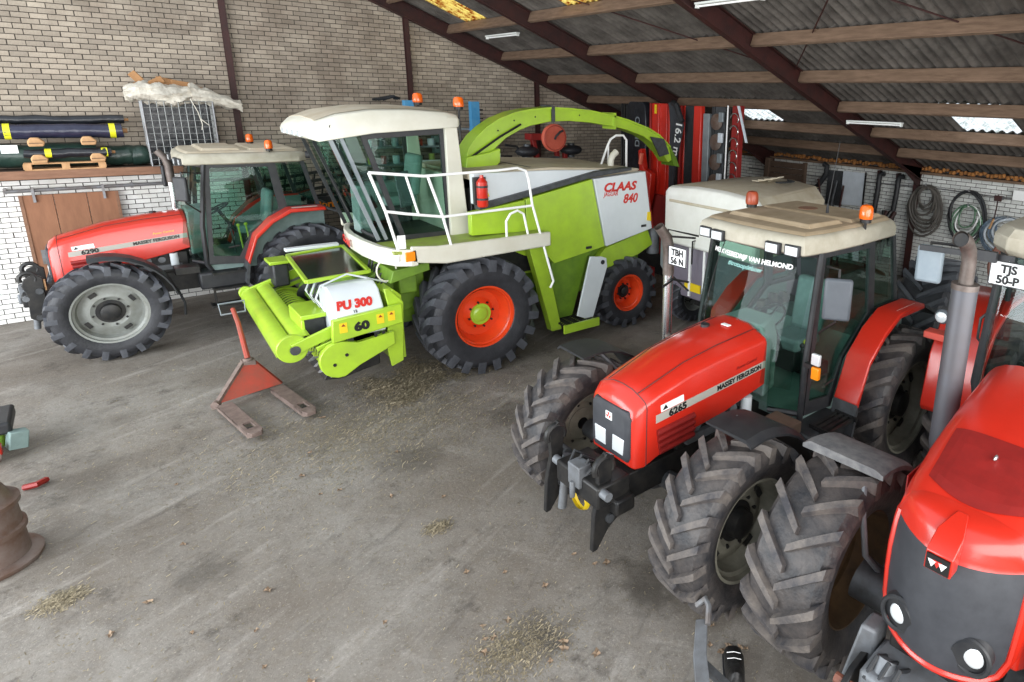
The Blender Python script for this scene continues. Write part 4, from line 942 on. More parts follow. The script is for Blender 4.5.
# pick-up reel with bands and tines
b=MB(); b.cyl((1.98,8.32,.76),(1.98,11.18,.76),.20,n=20); reel=b.build('pickup_drum','black_metal',H_)
for i in range(26):
    b=MB(); y=8.36+i*.11; b.lathe([(y,.21),(y+.035,.215),(y+.035,.19),(y,.19)],(1.98,0,.76),'y',18,close=True); b.build('stripper_band','lime',H_)
b=MB()
for i in range(52):
    for a in (170,215,250,290):
        y=8.38+i*.055; c,s=math.cos(math.radians(a+i*7%30)),math.sin(math.radians(a+i*7%30)); b.cyl((1.98+.2*c,y,.76+.2*s),(1.98+.3*c,y,.76+.3*s),.005,n=4)
b.build('tines','rail_steel',H_,kind='stuff',normals=False)
# wind guard roller: long lime trough with round end shields
for q,(dx,dz) in enumerate(((0,0),(.20,.05))):
    b=MB(); c=(1.43+dx,.93+dz); b.loft([[(c[0]+(.09 if y>9 else 0)+p[0],y,c[1]+p[1]) for p in ((-.1,-.08),(-.105,.0),(-.07,.06),(.04,.1),(.09,.09),(.09,.08),(.04,.085),(-.06,.05),(-.09,.0),(-.09,-.08))] for y in (8.5,11.35)]); b.build('crop_guide','lime',H_,ang=50)
b=MB(); b.cyl((1.52,8.52,.9),(1.6,11.3,.9),.06,n=12); b.build('guide_roller','lime_dark',H_)
for y in (8.42,11.36):
    b=MB(); b.cyl((1.50,y,.95),(1.50,y+.07,.95),.18 if y<9 else .1,n=28); es=b.build('roller_shield','lime',H_,bevel=.01)
    b=MB(); b.bar((1.5,y-.02,.95),(2.25,y-.02,1.18),.05,.14); b.bar((1.75,y-.05,.9),(2.3,y-.05,1.05),.03,.06); b.build('roller_arm','lime',H_,bevel=.008)
    b=MB(); b.cyl((1.52,y-.05,.94),(1.52,y-.02,.94),.06,n=12); b.build('roller_bearing','grey_metal',es)
# auger, white housing, 60 band
b=MB(); b.cyl((2.28,8.4,.98),(2.28,11.1,.98),.11,n=16); 
for k in range(60):
    pass
b.build('auger','lime_dark',H_)
b=MB(); fl=[]
for k in range(73):
    a=k*PI/9; y=8.45+k*2.6/72; fl.append([Vector((2.28+.11*math.cos(a),y,.98+.11*math.sin(a))),Vector((2.28+.22*math.cos(a),y,.98+.22*math.sin(a)))])
for p,q in zip(fl,fl[1:]): b.add([p[0],p[1],q[1],q[0]],[(0,1,2,3)])
b.build('auger_flight','grey_metal',H_,normals=False)
b=MB(); b.prism([(8.28,1.0),(8.28,1.29),(8.44,1.54),(8.6,1.61),(8.85,1.6),(8.98,1.5),(8.98,1.0)],'x',1.98,2.58); wp=b.build('white_housing','white_panel',H_,bevel=.02,ang=50)
sl_=math.atan2(.25,.16)
text('PU 300',.155,(2.02,8.325,1.372),(sl_,0,0),'decal_red',wp,off=.010,sx=.92,shear=.15)
text('12',.05,(2.2,8.29,1.315),(sl_,0,0),'decal_black',wp,off=.002)
bd=Hp('number_band',[(1.9,.99),(1.92,1.29),(2.78,1.34),(2.78,1.08)],'lime',8.2,8.27,bevel=.015)
text('60',.15,(2.17,8.195,1.10),(PI/2,-.05,0),'decal_black',bd,off=.010,sx=1.2)
for x in (2.04,2.49,2.63):
    b=MB(); b.cbox((x,8.196,1.17+(x-2)*.06),(.09,.004,.13)); wl=b.build('warning_label','decal_yellow',bd)
    b=MB(); b.prism([(x-.025,1.19+(x-2)*.06),(x+.025,1.19+(x-2)*.06),(x,1.225+(x-2)*.06)],'y',8.19,8.193); b.build('label_mark','beacon_brown',wl)
b=MB(); b.cyl((2.3,8.3,.95),(2.3,8.36,.95),.13,n=20); b.box(2.1,2.5,8.3,8.4,.85,1.05); b.build('drive_box','black_plastic',H_)
# meshed window panel in lime frame
wz=1.66; W=[(1.83,8.85),(2.62,8.92),(2.78,10.7),(1.96,10.5)]
b=MB()
for i in range(4):
    a,c=W[i],W[(i+1)%4]; b.bar((a[0],a[1],wz),(c[0],c[1],wz),.05,.05)
fr=b.build('guard_frame','lime',H_,bevel=.006)
b=MB(); b.prism([(p[0],p[1]) for p in W],'z',wz-.004,wz+.004); b.build('guard_window','dirty_glass',fr)
b=MB(); b.cbox((2.35,10.72,1.70),(.75,.12,.05)); b.build('guard_rail','white_panel',fr,bevel=.01)
b=MB(); b.box(1.68,1.98,8.7,9.35,1.2,1.26); b.box(1.68,1.72,8.7,9.35,1.0,1.2); cb=b.build('chain_cover','lime',H_,bevel=.01)
b=MB(); b.box(1.72,1.97,8.74,9.3,.88,1.2); b.build('cover_body','black_plastic',cb,bevel=.02)
b=MB(); b.box(1.8,2.08,11.0,11.4,1.42,1.47); cb=b.build('chain_cover','lime',H_,bevel=.01)
b=MB(); b.box(1.84,2.06,11.04,11.36,1.05,1.42); b.build('cover_body','black_plastic',cb,bevel=.03)
for k in range(5):
    b=MB(); y=8.6+.12*k; b.tube([(1.95,y,1.3),(1.85,y-.03,1.5),(1.95,y+.1,1.62),(2.3,y+.2,1.7-.03*k),(2.8,y+.2,1.5)],.013,6); b.build('hydraulic_hose','black_plastic' if k%2 else 'white_panel',H_)
b=MB(); b.cyl((2.35,8.28,.75),(2.62,8.28,.82),.035,n=12); b.lathe([(8.26,.05),(8.3,.05)],(2.25,0,.7),'y',14); b.build('lift_spring','grey_metal',H_)
b=MB(); b.box(2.3,2.6,8.4,8.46,.7,1.2); b.build('inner_plate','lime_dark',H_)
setoff((0,0,0))
# ---------------- large red tractor in the foreground right ----------------
C_=thing('tractor','large red tractor with tall grey exhaust and black curved grille, front right corner','tractor',(3.75,1.11,0),math.radians(3),'parked red tractors')
for s in (-1,1):
    wheel('front_wheel',C_,(0,s*.98,.78),.78,.58,.45,18,.055,s,'rim_brown','tyre_dusty',.05,hubr=.15,lw=.032,cap=.1)
    wheel('rear_wheel',C_,(3.2,s*1.0,.93),.93,.62,.55,22,.055,s,'rim_grey','tyre_dusty',.0,hubr=.16,lw=.036,cap=.1)
S=[(-.45,.38,1.08,1.80,1.90),(-.3,.40,1.0,1.87,1.96),(-.15,.41,1.03,1.90,2.0),(0,.42,1.05,1.94,2.05),(.25,.43,1.1,1.99,2.11),(.5,.44,1.15,2.03,2.16),(1.1,.46,1.3,2.10,2.25)]
PW=.5
def sc(x,w,zb,zs,zt):
    z2=zs-.28; r=[(x,-w,zb)]
    for k in range(13):
        t=PI-PI*k/12; c,q=math.cos(t),math.sin(t); r.append((x,w*math.copysign(abs(c)**PW,c),z2+(zt-z2)*max(q,0)**PW))
    return r+[(x,w,zb)]
def ht(x,y):
    for i in range(len(S)-1):
        if S[i][0]<=x<=S[i+1][0]:
            k=(x-S[i][0])/(S[i+1][0]-S[i][0]); w,zs,zt=[S[i][j]*(1-k)+S[i+1][j]*k for j in (1,3,4)]
            z2=zs-.28; c=min(1,abs(y)/w)**(1/PW); return z2+(zt-z2)*max(0,1-c*c)**(PW/2)
    return 2
b=MB(); b.loft([sc(*s) for s in S]); hood=b.build('bonnet','red_paint',C_,bevel=.02,ang=50)
# grille: curved dark panel with round lamps
def gx(y,z): return -.735+.22*(y/.36)**2+.05*max(0,(z-1.35)/.35)**2+.02*((1.35-z)/.4)**2
G=[[Vector((gx(y*w,z),y*w,z)) for y in [k/6 for k in range(-6,7)]] for z,w in ((1.05,.25),(1.09,.31),(1.19,.345),(1.35,.355),(1.5,.36),(1.65,.36),(1.72,.355))]
b=MB()
n=13
for r in G: b.v+=r
for i in range(len(G)-1):
    for k in range(n-1): b.f.append([i*n+k,i*n+k+1,(i+1)*n+k+1,(i+1)*n+k])
o=len(b.v); 
for r in G: b.v+=[p+Vector((.1,0,0)) for p in r]
for i in range(len(G)-1):
    for k in range(n-1): b.f.append([o+i*n+k,o+(i+1)*n+k,o+(i+1)*n+k+1,o+i*n+k+1])
gr=b.build('grille','grille_black',C_,ang=60)
rim=[G[i][0] for i in range(len(G)-1,-1,-1)]+[G[0][k] for k in range(1,n)]+[G[i][-1] for i in range(1,len(G))]
b=MB(); b.tube([p+Vector((.01,0,0)) for p in rim],.024,8); b.build('grille_surround','red_paint',C_)
def lipr(k):
    g=G[-1][k]; y2=g.y*1.06; p=Vector((-.43,y2,ht(-.43,y2)+.004)); c=Vector((g.x-.015,(g.y+y2)/2,p.z-.01)); out=[g+Vector((.03,0,-.03)),g+Vector((-.012,0,-.01))]
    for f in (0.05,.25,.45,.65,.85,1.0): out.append(g*(1-f)**2+c*2*f*(1-f)+p*f*f)
    return out+[p+Vector((.02,0,-.12)),g+Vector((.12,0,-.05))]
b=MB(); b.loft([lipr(k) for k in range(n)]); b.build('bonnet_lip','red_paint',C_,ang=60)
b=MB(); b.loft([[G[i][0]+Vector((.0,0,0)),G[i][0]+Vector((.02,.03*-1,0)),G[i][0]+Vector((.25,-.045,0)),G[i][0]+Vector((.25,.0,0))] for i in range(len(G))]); b.loft([[G[i][-1]+Vector((.0,0,0)),G[i][-1]+Vector((.02,.03,0)),G[i][-1]+Vector((.25,.045,0)),G[i][-1]+Vector((.25,.0,0))] for i in range(len(G))]); b.build('nose_side','red_paint',C_,ang=60)
for s in (-1,1):
    y,z=s*.2,1.22; x=gx(y,z); nrm=Vector((-1,s*.28,-.12)).normalized()
    c=Vector((x,y,z)); b=MB(); b.tube([c-nrm*.03,c+nrm*.02],[.115,.10],28); h=b.build('lamp_housing','black_plastic',gr)
    b=MB(); b.sph(c+nrm*.018+Vector((0,-.01,.012)),.064,20,10,(.3,.85,1)); b.build('headlight','lens',h)
    b=MB(); b.tube([c+nrm*.014+Vector((0,.092*math.cos(2*PI*k/24),.105*math.sin(2*PI*k/24))) for k in range(24)],.014,6,closed=True); b.build('lamp_ring','black_plastic',h)
# badge wedge
b=MB(); b.loft([[(-.79,-.07,1.69),(-.79,.07,1.69),(-.78,.07,1.80),(-.78,-.07,1.80)],[(-.70,-.07,1.69),(-.70,.07,1.69),(-.66,.07,1.87),(-.66,-.07,1.87)],[(-.50,-.03,1.75),(-.50,.03,1.75),(-.50,.03,1.915),(-.50,-.03,1.915)]]); bw=b.build('badge_wedge','red_paint',C_,bevel=.006)
b=MB(); b.box(-.797,-.785,-.06,.06,1.70,1.79); bb=b.build('badge','decal_black',bw)
for k in (-1,0,1):
    b=MB(); zc=1.735+(.012 if k==0 else .008); b.prism([(k*.027-.022,zc+.02),(k*.027+.022,zc+.02),(k*.027,zc-.02)],'x',-.801,-.796); b.build('badge_mark','decal_red' if k==0 else 'decal_white',bb)
# mesh panel on the bonnet
b=MB(); R=[]
for i in range(9):
    row=[]
    for k in range(-6,7):
        y=k/6*(.27+.03*i/8); x=-.42+.10*(abs(k)/6)**2+ (.56-.10*(abs(k)/6)**2)*i/8; row.append(Vector((x,y,ht(x,y)+.005)))
    R.append(row)
for p,q in zip(R,R[1:]):
    for k in range(12): b.add([p[k],p[k+1],q[k+1],q[k]],[(0,1,2,3)])
b.build('bonnet_mesh','red_dark',hood,ang=60)
b=MB(); b.sph((-.05,0,2.06),.02,8,6,(1.6,.6,.8)); b.build('bonnet_knob','chrome',hood)
b=MB()
for s in (-1,1): b.box(-.2,.7,s*.435-.004,s*.435+.004,1.45,1.8)
b.build('side_grille','red_dark',hood)
# chassis
b=MB(); b.box(-.55,.6,-.28,.28,.7,1.02); b.box(.4,2.6,-.3,.3,.65,1.15); b.build('chassis','black_metal',C_,bevel=.02)
b=MB(); b.box(.0,1.1,-.28,.28,1.0,1.5); b.build('engine','black_metal',C_,bevel=.02)
b=MB(); b.tube([(0,-.75,.73),(0,-.35,.68),(0,.35,.68),(0,.75,.73)],[.16,.11,.11,.16],14); b.sph((0,0,.66),.22,14,8); b.build('front_axle','grey_metal',C_)
b=MB(); b.tube([(.05,.3,.85),(.12,.62,.8)],.04,8); b.tube([(.05,-.3,.85),(.12,-.62,.8)],.04,8); b.build('steering_ram','grey_casting',C_)
b=MB(); b.cyl((3.2,-.9,.93),(3.2,.9,.93),.16,n=16); b.build('rear_axle','black_metal',C_)
for s in (-1,1):
    b=MB(); R=.86; w0,w1=.66,1.30; rings=[]
    for i in range(9):
        a=math.radians(92-i*8); 
        rings.append([(R*math.cos(a),s*w0,.76+R*math.sin(a)-.015),(R*math.cos(a),s*(w0+.06),.76+R*math.sin(a)+.01),(R*math.cos(a),s*(w1-.06),.76+R*math.sin(a)+.01),(R*math.cos(a),s*w1,.76+R*math.sin(a)-.03),((R-.02)*math.cos(a),s*w1,.75+(R-.02)*math.sin(a)-.03),((R-.02)*math.cos(a),s*w0,.75+(R-.02)*math.sin(a)-.02)])
    b.loft(rings); mg=b.build('front_mudguard','guard_grey',C_,label='scuffed dark plastic mudguard')
    b=MB(); b.tube([(-.05,s*.78,1.53),(-.18,s*.70,1.35),(-.16,s*.66,1.05),(0,s*.62,.85)],.022,8); b.build('mudguard_bracket','grey_casting',mg)
# front linkage and weights
b=MB(); b.box(-.85,-.5,-.32,.32,.62,.86); b.build('front_hitch_frame','grey_casting',C_,bevel=.03)
for s in (-1,1):
    b=MB(); b.prism([(-.95,.7),(-.8,.78),(-.5,.8),(-.5,.6),(-.8,.55),(-.98,.42)],'y',s*.38-.02,s*.38+.02); b.prism([(-.95,.7),(-.8,.78),(-.5,.8),(-.5,.6),(-.8,.55),(-.98,.42)],'y',s*.27-.02,s*.27+.02); b.build('lift_arm','black_metal',C_,bevel=.006)
    b=MB(); b.cyl((-.7,s*.22,.9),(-.95,s*.22,.55),.06,n=14); b.build('lift_cylinder','grey_casting',C_)
b=MB(); b.tube([(-.85,-.4,.7),(-.85,.45,.7)],.035,10); b.build('cross_tube','hose_copper',C_)
b=MB(); b.loft([[(-.62,.33,.6),(-.45,.33,.6),(-.45,.33,.95),(-.62,.33,.95)],[(-.72,.5,.5),(-.5,.5,.5),(-.5,.42,.98),(-.66,.42,.98)]]); b.build('axle_support','grey_casting',C_,bevel=.02)
for k in range(3):
    b=MB(); b.tube([(-.55,.1+.07*k,.8),(-.75,.12+.07*k,.92),(-.85,.14+.07*k,.82)],.014,6); b.build('hydraulic_hose','black_plastic',C_)
# exhaust
b=MB(); b.lathe([(1.45,.001),(1.46,.06),(1.6,.085),(1.62,.088),(2.82,.088),(2.84,.08),(2.84,.05)],(.72,.57,0),'z',28); ex=b.build('exhaust','exhaust_grey',C_)
b=MB(); b.tube([(.72,.57,2.8),(.72,.57,3.02),(.70,.575,3.10),(.63,.58,3.17),(.55,.59,3.20)],[.05,.05,.052,.054,.056],18,cap=False); b.build('exhaust_elbow','exhaust_rust',ex)
b=MB(); b.tube([(.59,.585,3.18),(.56,.588,3.19)],.05,14,cap=True); b.build('pipe_bore','black_metal',ex)
b=MB(); b.lathe([(2.82,.092),(2.86,.092),(2.86,.05)],(.72,.57,0),'z',24); b.build('exhaust_collar','exhaust_rust',ex)
# cab
setoff((-.95,0,0))
pl=[(1.15,.55),(1.45,.86),(2.6,.9),(2.75,.75)]
def cabpt(x,y,z): return (x,y,z)
for s in (-1,1):
    b=MB(); b.tube([(1.18,s*.74,2.86),(1.16,s*.78,2.2),(1.12,s*.80,1.6),(1.2,s*.74,1.2)],.04,8); b.build('front_pillar','black_plastic',C_)
    b=MB(); b.tube([(2.0,s*.88,2.86),(2.05,s*.92,1.3)],.035,8); b.tube([(2.75,s*.8,2.86),(2.85,s*.84,1.9)],.035,8); b.build('rear_pillar','black_plastic',C_)
    b=MB(); b.loft([[(1.2,s*.76,2.84),(2.0,s*.88,2.84),(2.05,s*.91,1.35),(1.18,s*.79,1.35)],[(1.2,s*.754,2.84),(2.0,s*.874,2.84),(2.05,s*.904,1.35),(1.18,s*.784,1.35)]]); dr=b.build('door_glass','clear_glass',C_)
    b=MB(); b.tube([(1.35,s*.86,1.9),(1.33,s*.9,1.95),(1.33,s*.9,2.15),(1.35,s*.86,2.2)],.014,6); b.build('door_handle','black_plastic',dr)
    b=MB(); b.loft([[(2.05,s*.88,2.84),(2.72,s*.8,2.84),(2.82,s*.84,1.95),(2.08,s*.9,1.95)],[(2.05,s*.874,2.84),(2.72,s*.794,2.84),(2.82,s*.834,1.95),(2.08,s*.894,1.95)]]); b.build('quarter_glass','clear_glass',C_)
    path=[(x-.7,z) for x,z in [(1.95,1.15),(2.02,1.7),(2.2,2.0),(2.55,2.18),(3.1,2.2),(3.6,2.0)]]
    b=MB(); y0,y1=s*.80,s*1.32; b.loft([[(x,y0,z),(x,y1,z-.02),(x+.03,y1,z-.08),(x+.05,y0,z-.06)] for x,z in path]); mg=b.build('rear_mudguard','red_paint',C_,bevel=.015,ang=60)
    b=MB(); b.box(1.38,1.45,s*.82,s*1.3,1.52,1.6); b.build('mudguard_strip','black_plastic',mg)
    b=MB(); b.box(1.2,1.35,s*1.05,s*1.36,1.86,1.93); ml=b.build('marker_bar','red_dusty',mg,bevel=.01)
    b=MB(); b.sph((1.25,s*1.22,2.10),.075,14,8,(.6,1,1)); b.build('work_light','mirror_grey',mg)
    b=MB(); b.sph((1.215,s*1.22,2.10),.055,14,8,(.3,1,1)); b.build('light_lens','lens',mg)
    b=MB(); b.tube([(1.2,s*.78,2.78),(1.15,s*1.05,2.84),(1.15,s*1.38,2.82),(1.15,s*1.38,2.6)],.016,6); ar=b.build('mirror_arm','black_metal',C_)
    b=MB(); b.cbox((1.12,s*1.36,2.62),(.08,.24,.36),(0,0,s*.2)); b.build('mirror','mirror_blue',ar,bevel=.03)
rows=[]
for z,x in ((2.84,1.15),(2.3,1.08),(1.8,1.05),(1.4,1.08)): rows.append([Vector((x-.12*(1-(k/4)**2),.74*k/4,z)) for k in range(-4,5)])
b=MB()
for r in range(3):
    for k in range(8): b.add([rows[r][k],rows[r][k+1],rows[r+1][k+1],rows[r+1][k]],[(0,1,2,3)])
b.build('windscreen','clear_glass',C_,ang=80)
b=MB(); b.box(1.2,2.8,-.8,.8,1.2,1.3); b.build('cab_floor','interior_grey',C_)
b=MB(); b.cbox((1.35,0,1.7),(.3,.6,.7)); b.build('dashboard','interior_grey',C_,bevel=.05)
seat(C_,2.05,0,1.75); steering(C_,1.65,0,2.15,-.5)
R=lambda k,z:[(1.95+(x-1.95)*k,y*k,z) for x,y in ((1.0,-.7),(1.2,-.86),(2.7,-.88),(2.85,-.75),(2.85,.75),(2.7,.88),(1.2,.86),(1.0,.7),(.95,0))]
b=MB(); b.loft([R(.96,2.84),R(1,2.9),R(1,3.0),R(.94,3.08),R(.8,3.1)]); b.build('roof','roof_lip',C_,bevel=.01)
setoff((0,0,0))
plate(C_,1.95,.64,2.69,'TJS','50-P',w=.30,h=.21)
b=MB(); b.bar((1.9,.6,2.84),(1.9,1.4,2.80),.03,.05); b.cbox((1.84,.8,2.84),(.05,.16,.09)); b.build('plate_bracket','black_plastic',C_)

# ---------------- white cab of the vehicle behind ----------------
V=thing('vehicle_cab','white boxy vehicle cab with dusty roof behind the middle tractor','vehicle',(8.8,7.22,0))
def ring(x,w,zb,zt,r=.16): return [(x,-w,zb),(x,-w,zt-r),(x,-w+r,zt),(x,-w*.3,zt+.05),(x,w*.3,zt+.05),(x,w-r,zt),(x,w,zt-r),(x,w,zb)]
b=MB(); b.loft([ring(-1.25,1.0,1.60,2.50,.06),ring(-1.2,1.05,1.58,2.56,.06),ring(-1.12,1.07,1.58,2.6,.1),ring(.6,1.0,1.75,2.66,.2),ring(.75,.92,1.8,2.6,.2)]); vb=b.build('cab_shell','dust_top',V,bevel=.02,ang=50)
b=MB(); b.loft([ring(-1.30,1.0,1.60,2.46,.06),ring(-1.26,1.065,1.57,2.56,.07),ring(-1.16,1.085,1.57,2.60,.1)]); b.build('front_panel','white_cab',vb,bevel=.02,ang=50)
b=MB(); b.loft([[(x,-w,z-.02),(x,-w*.3,z+.055),(x,w*.3,z+.055),(x,w,z-.02),(x,0,z-.04)] for x,w,z in ((-1.1,.99,2.59),(0,.9,2.63),(.68,.82,2.65))]); b.build('roof_dust','dust_roof',vb)
b=MB(); b.box(-1.315,-1.28,-.92,.92,2.32,2.37); b.build('front_ledge','dust_top',vb,bevel=.015)
b=MB(); b.box(-1.15,1.0,-1.0,1.0,.6,1.62); lw=b.build('lower_body','mauve_panel',V,bevel=.03)
for y in (.1,.45): b=MB(); b.box(-1.18,-1.15,y,y+.05,.65,1.6); b.build('white_post','decal_white',lw)
b=MB(); b.box(-1.17,-1.15,.2,.6,.75,.9); b.build('yellow_label','decal_yellow',lw)
b=MB(); b.tube([(-1.2,.2,1.75),(-1.35,.25,1.72),(-1.3,.3,1.3)],.014,6); b.tube([(-1.2,.95,1.75),(-1.3,.95,1.7)],.014,6); b.build('mirror_stay','black_metal',V)
for s in (-1,1):
    for x in (-.75,.8):
        wheel('wheel',V,(x,s*.85,.5),.5,.3,.28,18,.02,s,'rim_grey','tyre',.03,hubr=.1,lw=.02,slots=0)
b=MB(); b.box(-1.0,1.0,-.5,.5,.45,.8); b.build('chassis','black_metal',V)
c=tag(MB().loft([[(x,y-.05,z),(x,y+.05,z),(x,y+.05,z+.02),(x,y-.05,z+.02)] for x,y,z in ((8.75,6.75,2.715),(8.95,6.68,2.72),(9.13,6.72,2.72),(9.2,6.85,2.72))]).build('rubber_strip','black_plastic'),'dark rubber strip lying on the dusty white cab roof','strip')
c=MB()
for i in range(5): c.cbox((8.75+i*.05,7.15-i*.05,2.72+.008*i),(.26,.14,.02),(0,.1*i,.4*i))
tag(c.build('paper_sack','dust_top',bevel=.004),'crumpled pale brown sack lying on the dusty white cab roof','sack')

# ---------------- loose tractor wheel with lugs by the right wall ----------------
t=thing('stored_tyre','black lugged tractor tyre standing behind the tall grey exhaust','tyre',(9.1,3.92,0),math.radians(6))
wheel('rim',t,(0,0,.95),.95,.72,.5,24,.055,-1,'rim_grey','tyre',.0,hubr=.12,lw=.036)
t=thing('hose_coil','copper-brown hose bundle leaning against the wall behind the red mudguard','hose',(13.6,4.3,0))
for k in range(5):
    b=MB(); r=.55-.05*k; b.tube([(.03*k+.15*math.sin(a),r*math.cos(a),1.0+.06*k+r*1.1*math.sin(a)) for a in [2*PI*i/28 for i in range(28)]],.035,7,closed=True); b.build('hose_loop','hose_copper',t)
# ---------------- right wall: hoses, pipes, boards ----------------
def coil(label,y,z,ry,rz,n,m,top=None,r=.022,hang=True):
    t=thing('hose_coil',label,'hose',(14.33,y,z),0)
    for k in range(n):
        b=MB(); a=1-.09*k+random.uniform(-.03,.03); dx=-.02*(k%3); tw=random.uniform(-.06,.06)
        pts=[(dx-.03*math.sin(3*q+k),ry*a*math.cos(q)+tw*math.sin(q),rz*a*math.sin(q)+rz*(1-a)*.9) for q in [2*PI*i/36 for i in range(36)]]
        b.tube(pts,r,7,closed=True); b.build('hose_loop',m if not isinstance(m,list) else m[k%len(m)],t)
    b=MB(); b.cyl((.1,0,rz*.98),(-.1,0,rz*1.02),.014,n=8); b.cyl((-.1,0,rz*1.02),(-.1,0,rz*1.1),.014,n=8); b.build('wall_hook','rail_steel',t)
    return t
coil('thick coil of brown-grey hose hanging left on the white brick wall',6.72,1.70,.42,.60,8,'hose_brown',r=.026)
coil('green and white striped hose coil hanging on the brick wall',5.72,1.52,.34,.46,6,['hose_green','decal_white','hose_green'],r=.018)
coil('single black hose loop hanging above the green coil',5.74,1.72,.40,.56,2,'black_plastic',r=.03)
coil('blue-grey hose coil hanging furthest right on the brick wall',4.86,1.38,.52,.44,7,['hose_blue','hose_blue','sheet_white'],r=.024)
t=thing('wall_pipe','thin steel conduit running along the white brick wall above the hoses','pipe',(14.4,6,2.2))
b=MB(); b.tube([(0,6.2,-.02),(0,2.5,-.0),(0,.4,.05),(0,-.4,.03),(0,-2,.02)],.014,6); b.build('conduit','rail_steel',t)
for y in (2.5,.6,-.9): b=MB(); b.box(-.02,.1,y-.02,y+.02,-.03,.05); b.build('clip','rail_steel',t)
t=thing('wall_box','small white electrical box at the right end of the conduit','box',(14.4,4.72,2.3))
b=MB(); b.box(-.04,.1,-.16,.16,-.1,.12); b.build('box_body','decal_white',t,bevel=.01)
b=MB(); b.cyl((-.02,-.16,0),(-.02,-1,0),.012,n=6); b.build('cable','black_plastic',t)
t=thing('wall_tool','rusty hanging hook chain with wooden handle in front of the blue coil','tool',(14.2,5.1,1.9))
b=MB(); b.tube([(0,0,.4),(0,0,.1),(0,.02,-.15)],.014,6); b.cbox((0,0,.32),(.06,.14,.12)); b.build('hook','rust_steel',t)
b=MB(); b.cyl((0,.02,-.12),(0,.08,-.35),.025,n=8); b.build('wood_handle','wood_pale',t)
# rusty handles / long dark pipe shapes hanging
for i,(y,z0,z1,rr,lab) in enumerate(((8.0,.6,2.4,.06,'dark ribbed duct hanging vertically, left of the pair beside the column'),(7.5,.7,2.38,.06,'dark ribbed duct hanging vertically, right of the pair beside the column'))):
    t=thing('hanging_duct',lab,'duct',(14.35,y,0)); b=MB(); n=26
    b.tube([(0,.03*math.sin(k*.2),z0+(z1-z0)*k/n) for k in range(n)]+[(0,-.06,z1+.04),(0,-.16,z1+.06)],[rr+(.008 if k%2 else 0) for k in range(n)]+[rr,rr],10); b.build('duct_body','black_plastic',t)
    b=MB(); b.box(-.02,.12,-.03,.03,z1-.02,z1+.12); b.build('duct_hook','rust_steel',t)
t=thing('hanging_duct','curved dark pipe hanging beside the brown board','duct',(14.28,9.55,0)); b=MB(); b.tube([(0,0,2.55),(0,-.1,2.5),(0,-.1,2.3),(0,.1,2.0),(0,.35,1.7),(0,.45,1.2)],.07,10); b.build('duct_body','black_plastic',t)
t=thing('metal_sheet','grey-blue metal sheet leaning on the brick wall under the eave','sheet',(14.3,8.62,0))
b=MB(); b.loft([[(0,.34,1.55),(0,-.3,1.6),(0,-.3,2.42),(0,.34,2.42)],[(.02,.34,1.55),(.02,-.3,1.6),(.02,-.3,2.42),(.02,.34,2.42)]]); b.build('sheet_panel','sheet_white',t)
b=MB(); b.box(-.02,.0,-.33,-.29,1.5,2.45); b.build('sheet_edge','black_metal',t)
t=thing('metal_sheet','dull darker sheet leaning left of the grey-blue sheet','sheet',(14.35,9.2,0)); b=MB(); b.box(0,.02,-.25,.25,1.5,2.4); b.build('sheet_panel','grey_metal',t)
t=thing('timber_frame','brown timber post with boards leaning by the wall','timber',(13.9,10.95,0))
b=MB(); b.bar((0,.32,0),(0,.12,2.6),.14,.16); b.build('post','wood_dark',t,bevel=.006)
for k in range(4): b=MB(); b.box(-.02,.02,-1.05,.18,1.9+k*.16,2.05+k*.16); b.build('board','wood_dark',t,bevel=.004)
b=MB(); b.box(-.05,.05,-1.12,-1.04,1.3,2.56); b.build('board_end','wood_dark',t)
t=thing('plank','pale timber plank lying slanted behind the white cab','plank',(12.8,8.6,0))
b=MB(); b.bar((.3,1.3,2.05),(-.1,-.6,1.15),.06,.26); b.build('plank_board','wood_brown',t,bevel=.005)
b=MB(); b.bar((.2,1.2,0),(.2,1.2,1.9),.08,.08); b.bar((0,-.3,0),(0,-.3,1.2),.08,.08); b.build('plank_support','wood_dark',t)
t=thing('scrap_rods','tangle of dark iron rods and hoses against the wall behind the plank','rods',(14.0,9.0,0))
for k in range(9): b=MB(); y=random.uniform(-.7,.9); b.tube([(0,y,0),(.05,y+random.uniform(-.2,.2),.8),(.2,y+random.uniform(-.6,.6),random.uniform(1.4,2.2))],.03,6); b.build('rod',('black_metal','rust_steel','grey_metal')[k%3],t)
t=thing('rusty_tub','rusty brown tub at the foot of the brick wall','tub',(13.85,7.45,0))
b=MB(); b.lathe([(0,.001),(0,.28),(.05,.3),(.42,.38),(.45,.4),(.45,.36),(.1,.27),(.1,.001)],(0,0,0),'z',28); b.build('tub_body','pot_rust',t)
for k in range(4): b=MB(); b.tube([(.1*k-.15,.1,.15),(.08*k-.1,.2*math.sin(k),1.0),(.3,-.1+.1*k,1.6)],.05,7); b.build('scrap_bar',('rust_steel','black_metal')[k%2],t)
t=thing('grey_cabinet','pale grey metal case standing by the wall right of the tub','case',(13.6,6.2,0))
b=MB(); b.box(-.14,.14,-.28,.28,.02,.62); b.build('case_body','panel_grey',t,bevel=.03)
b=MB(); b.tube([(-.1,-.15,.62),(-.1,-.15,.7),(-.1,.15,.7),(-.1,.15,.62)],.015,6); b.build('case_handle','black_metal',t)

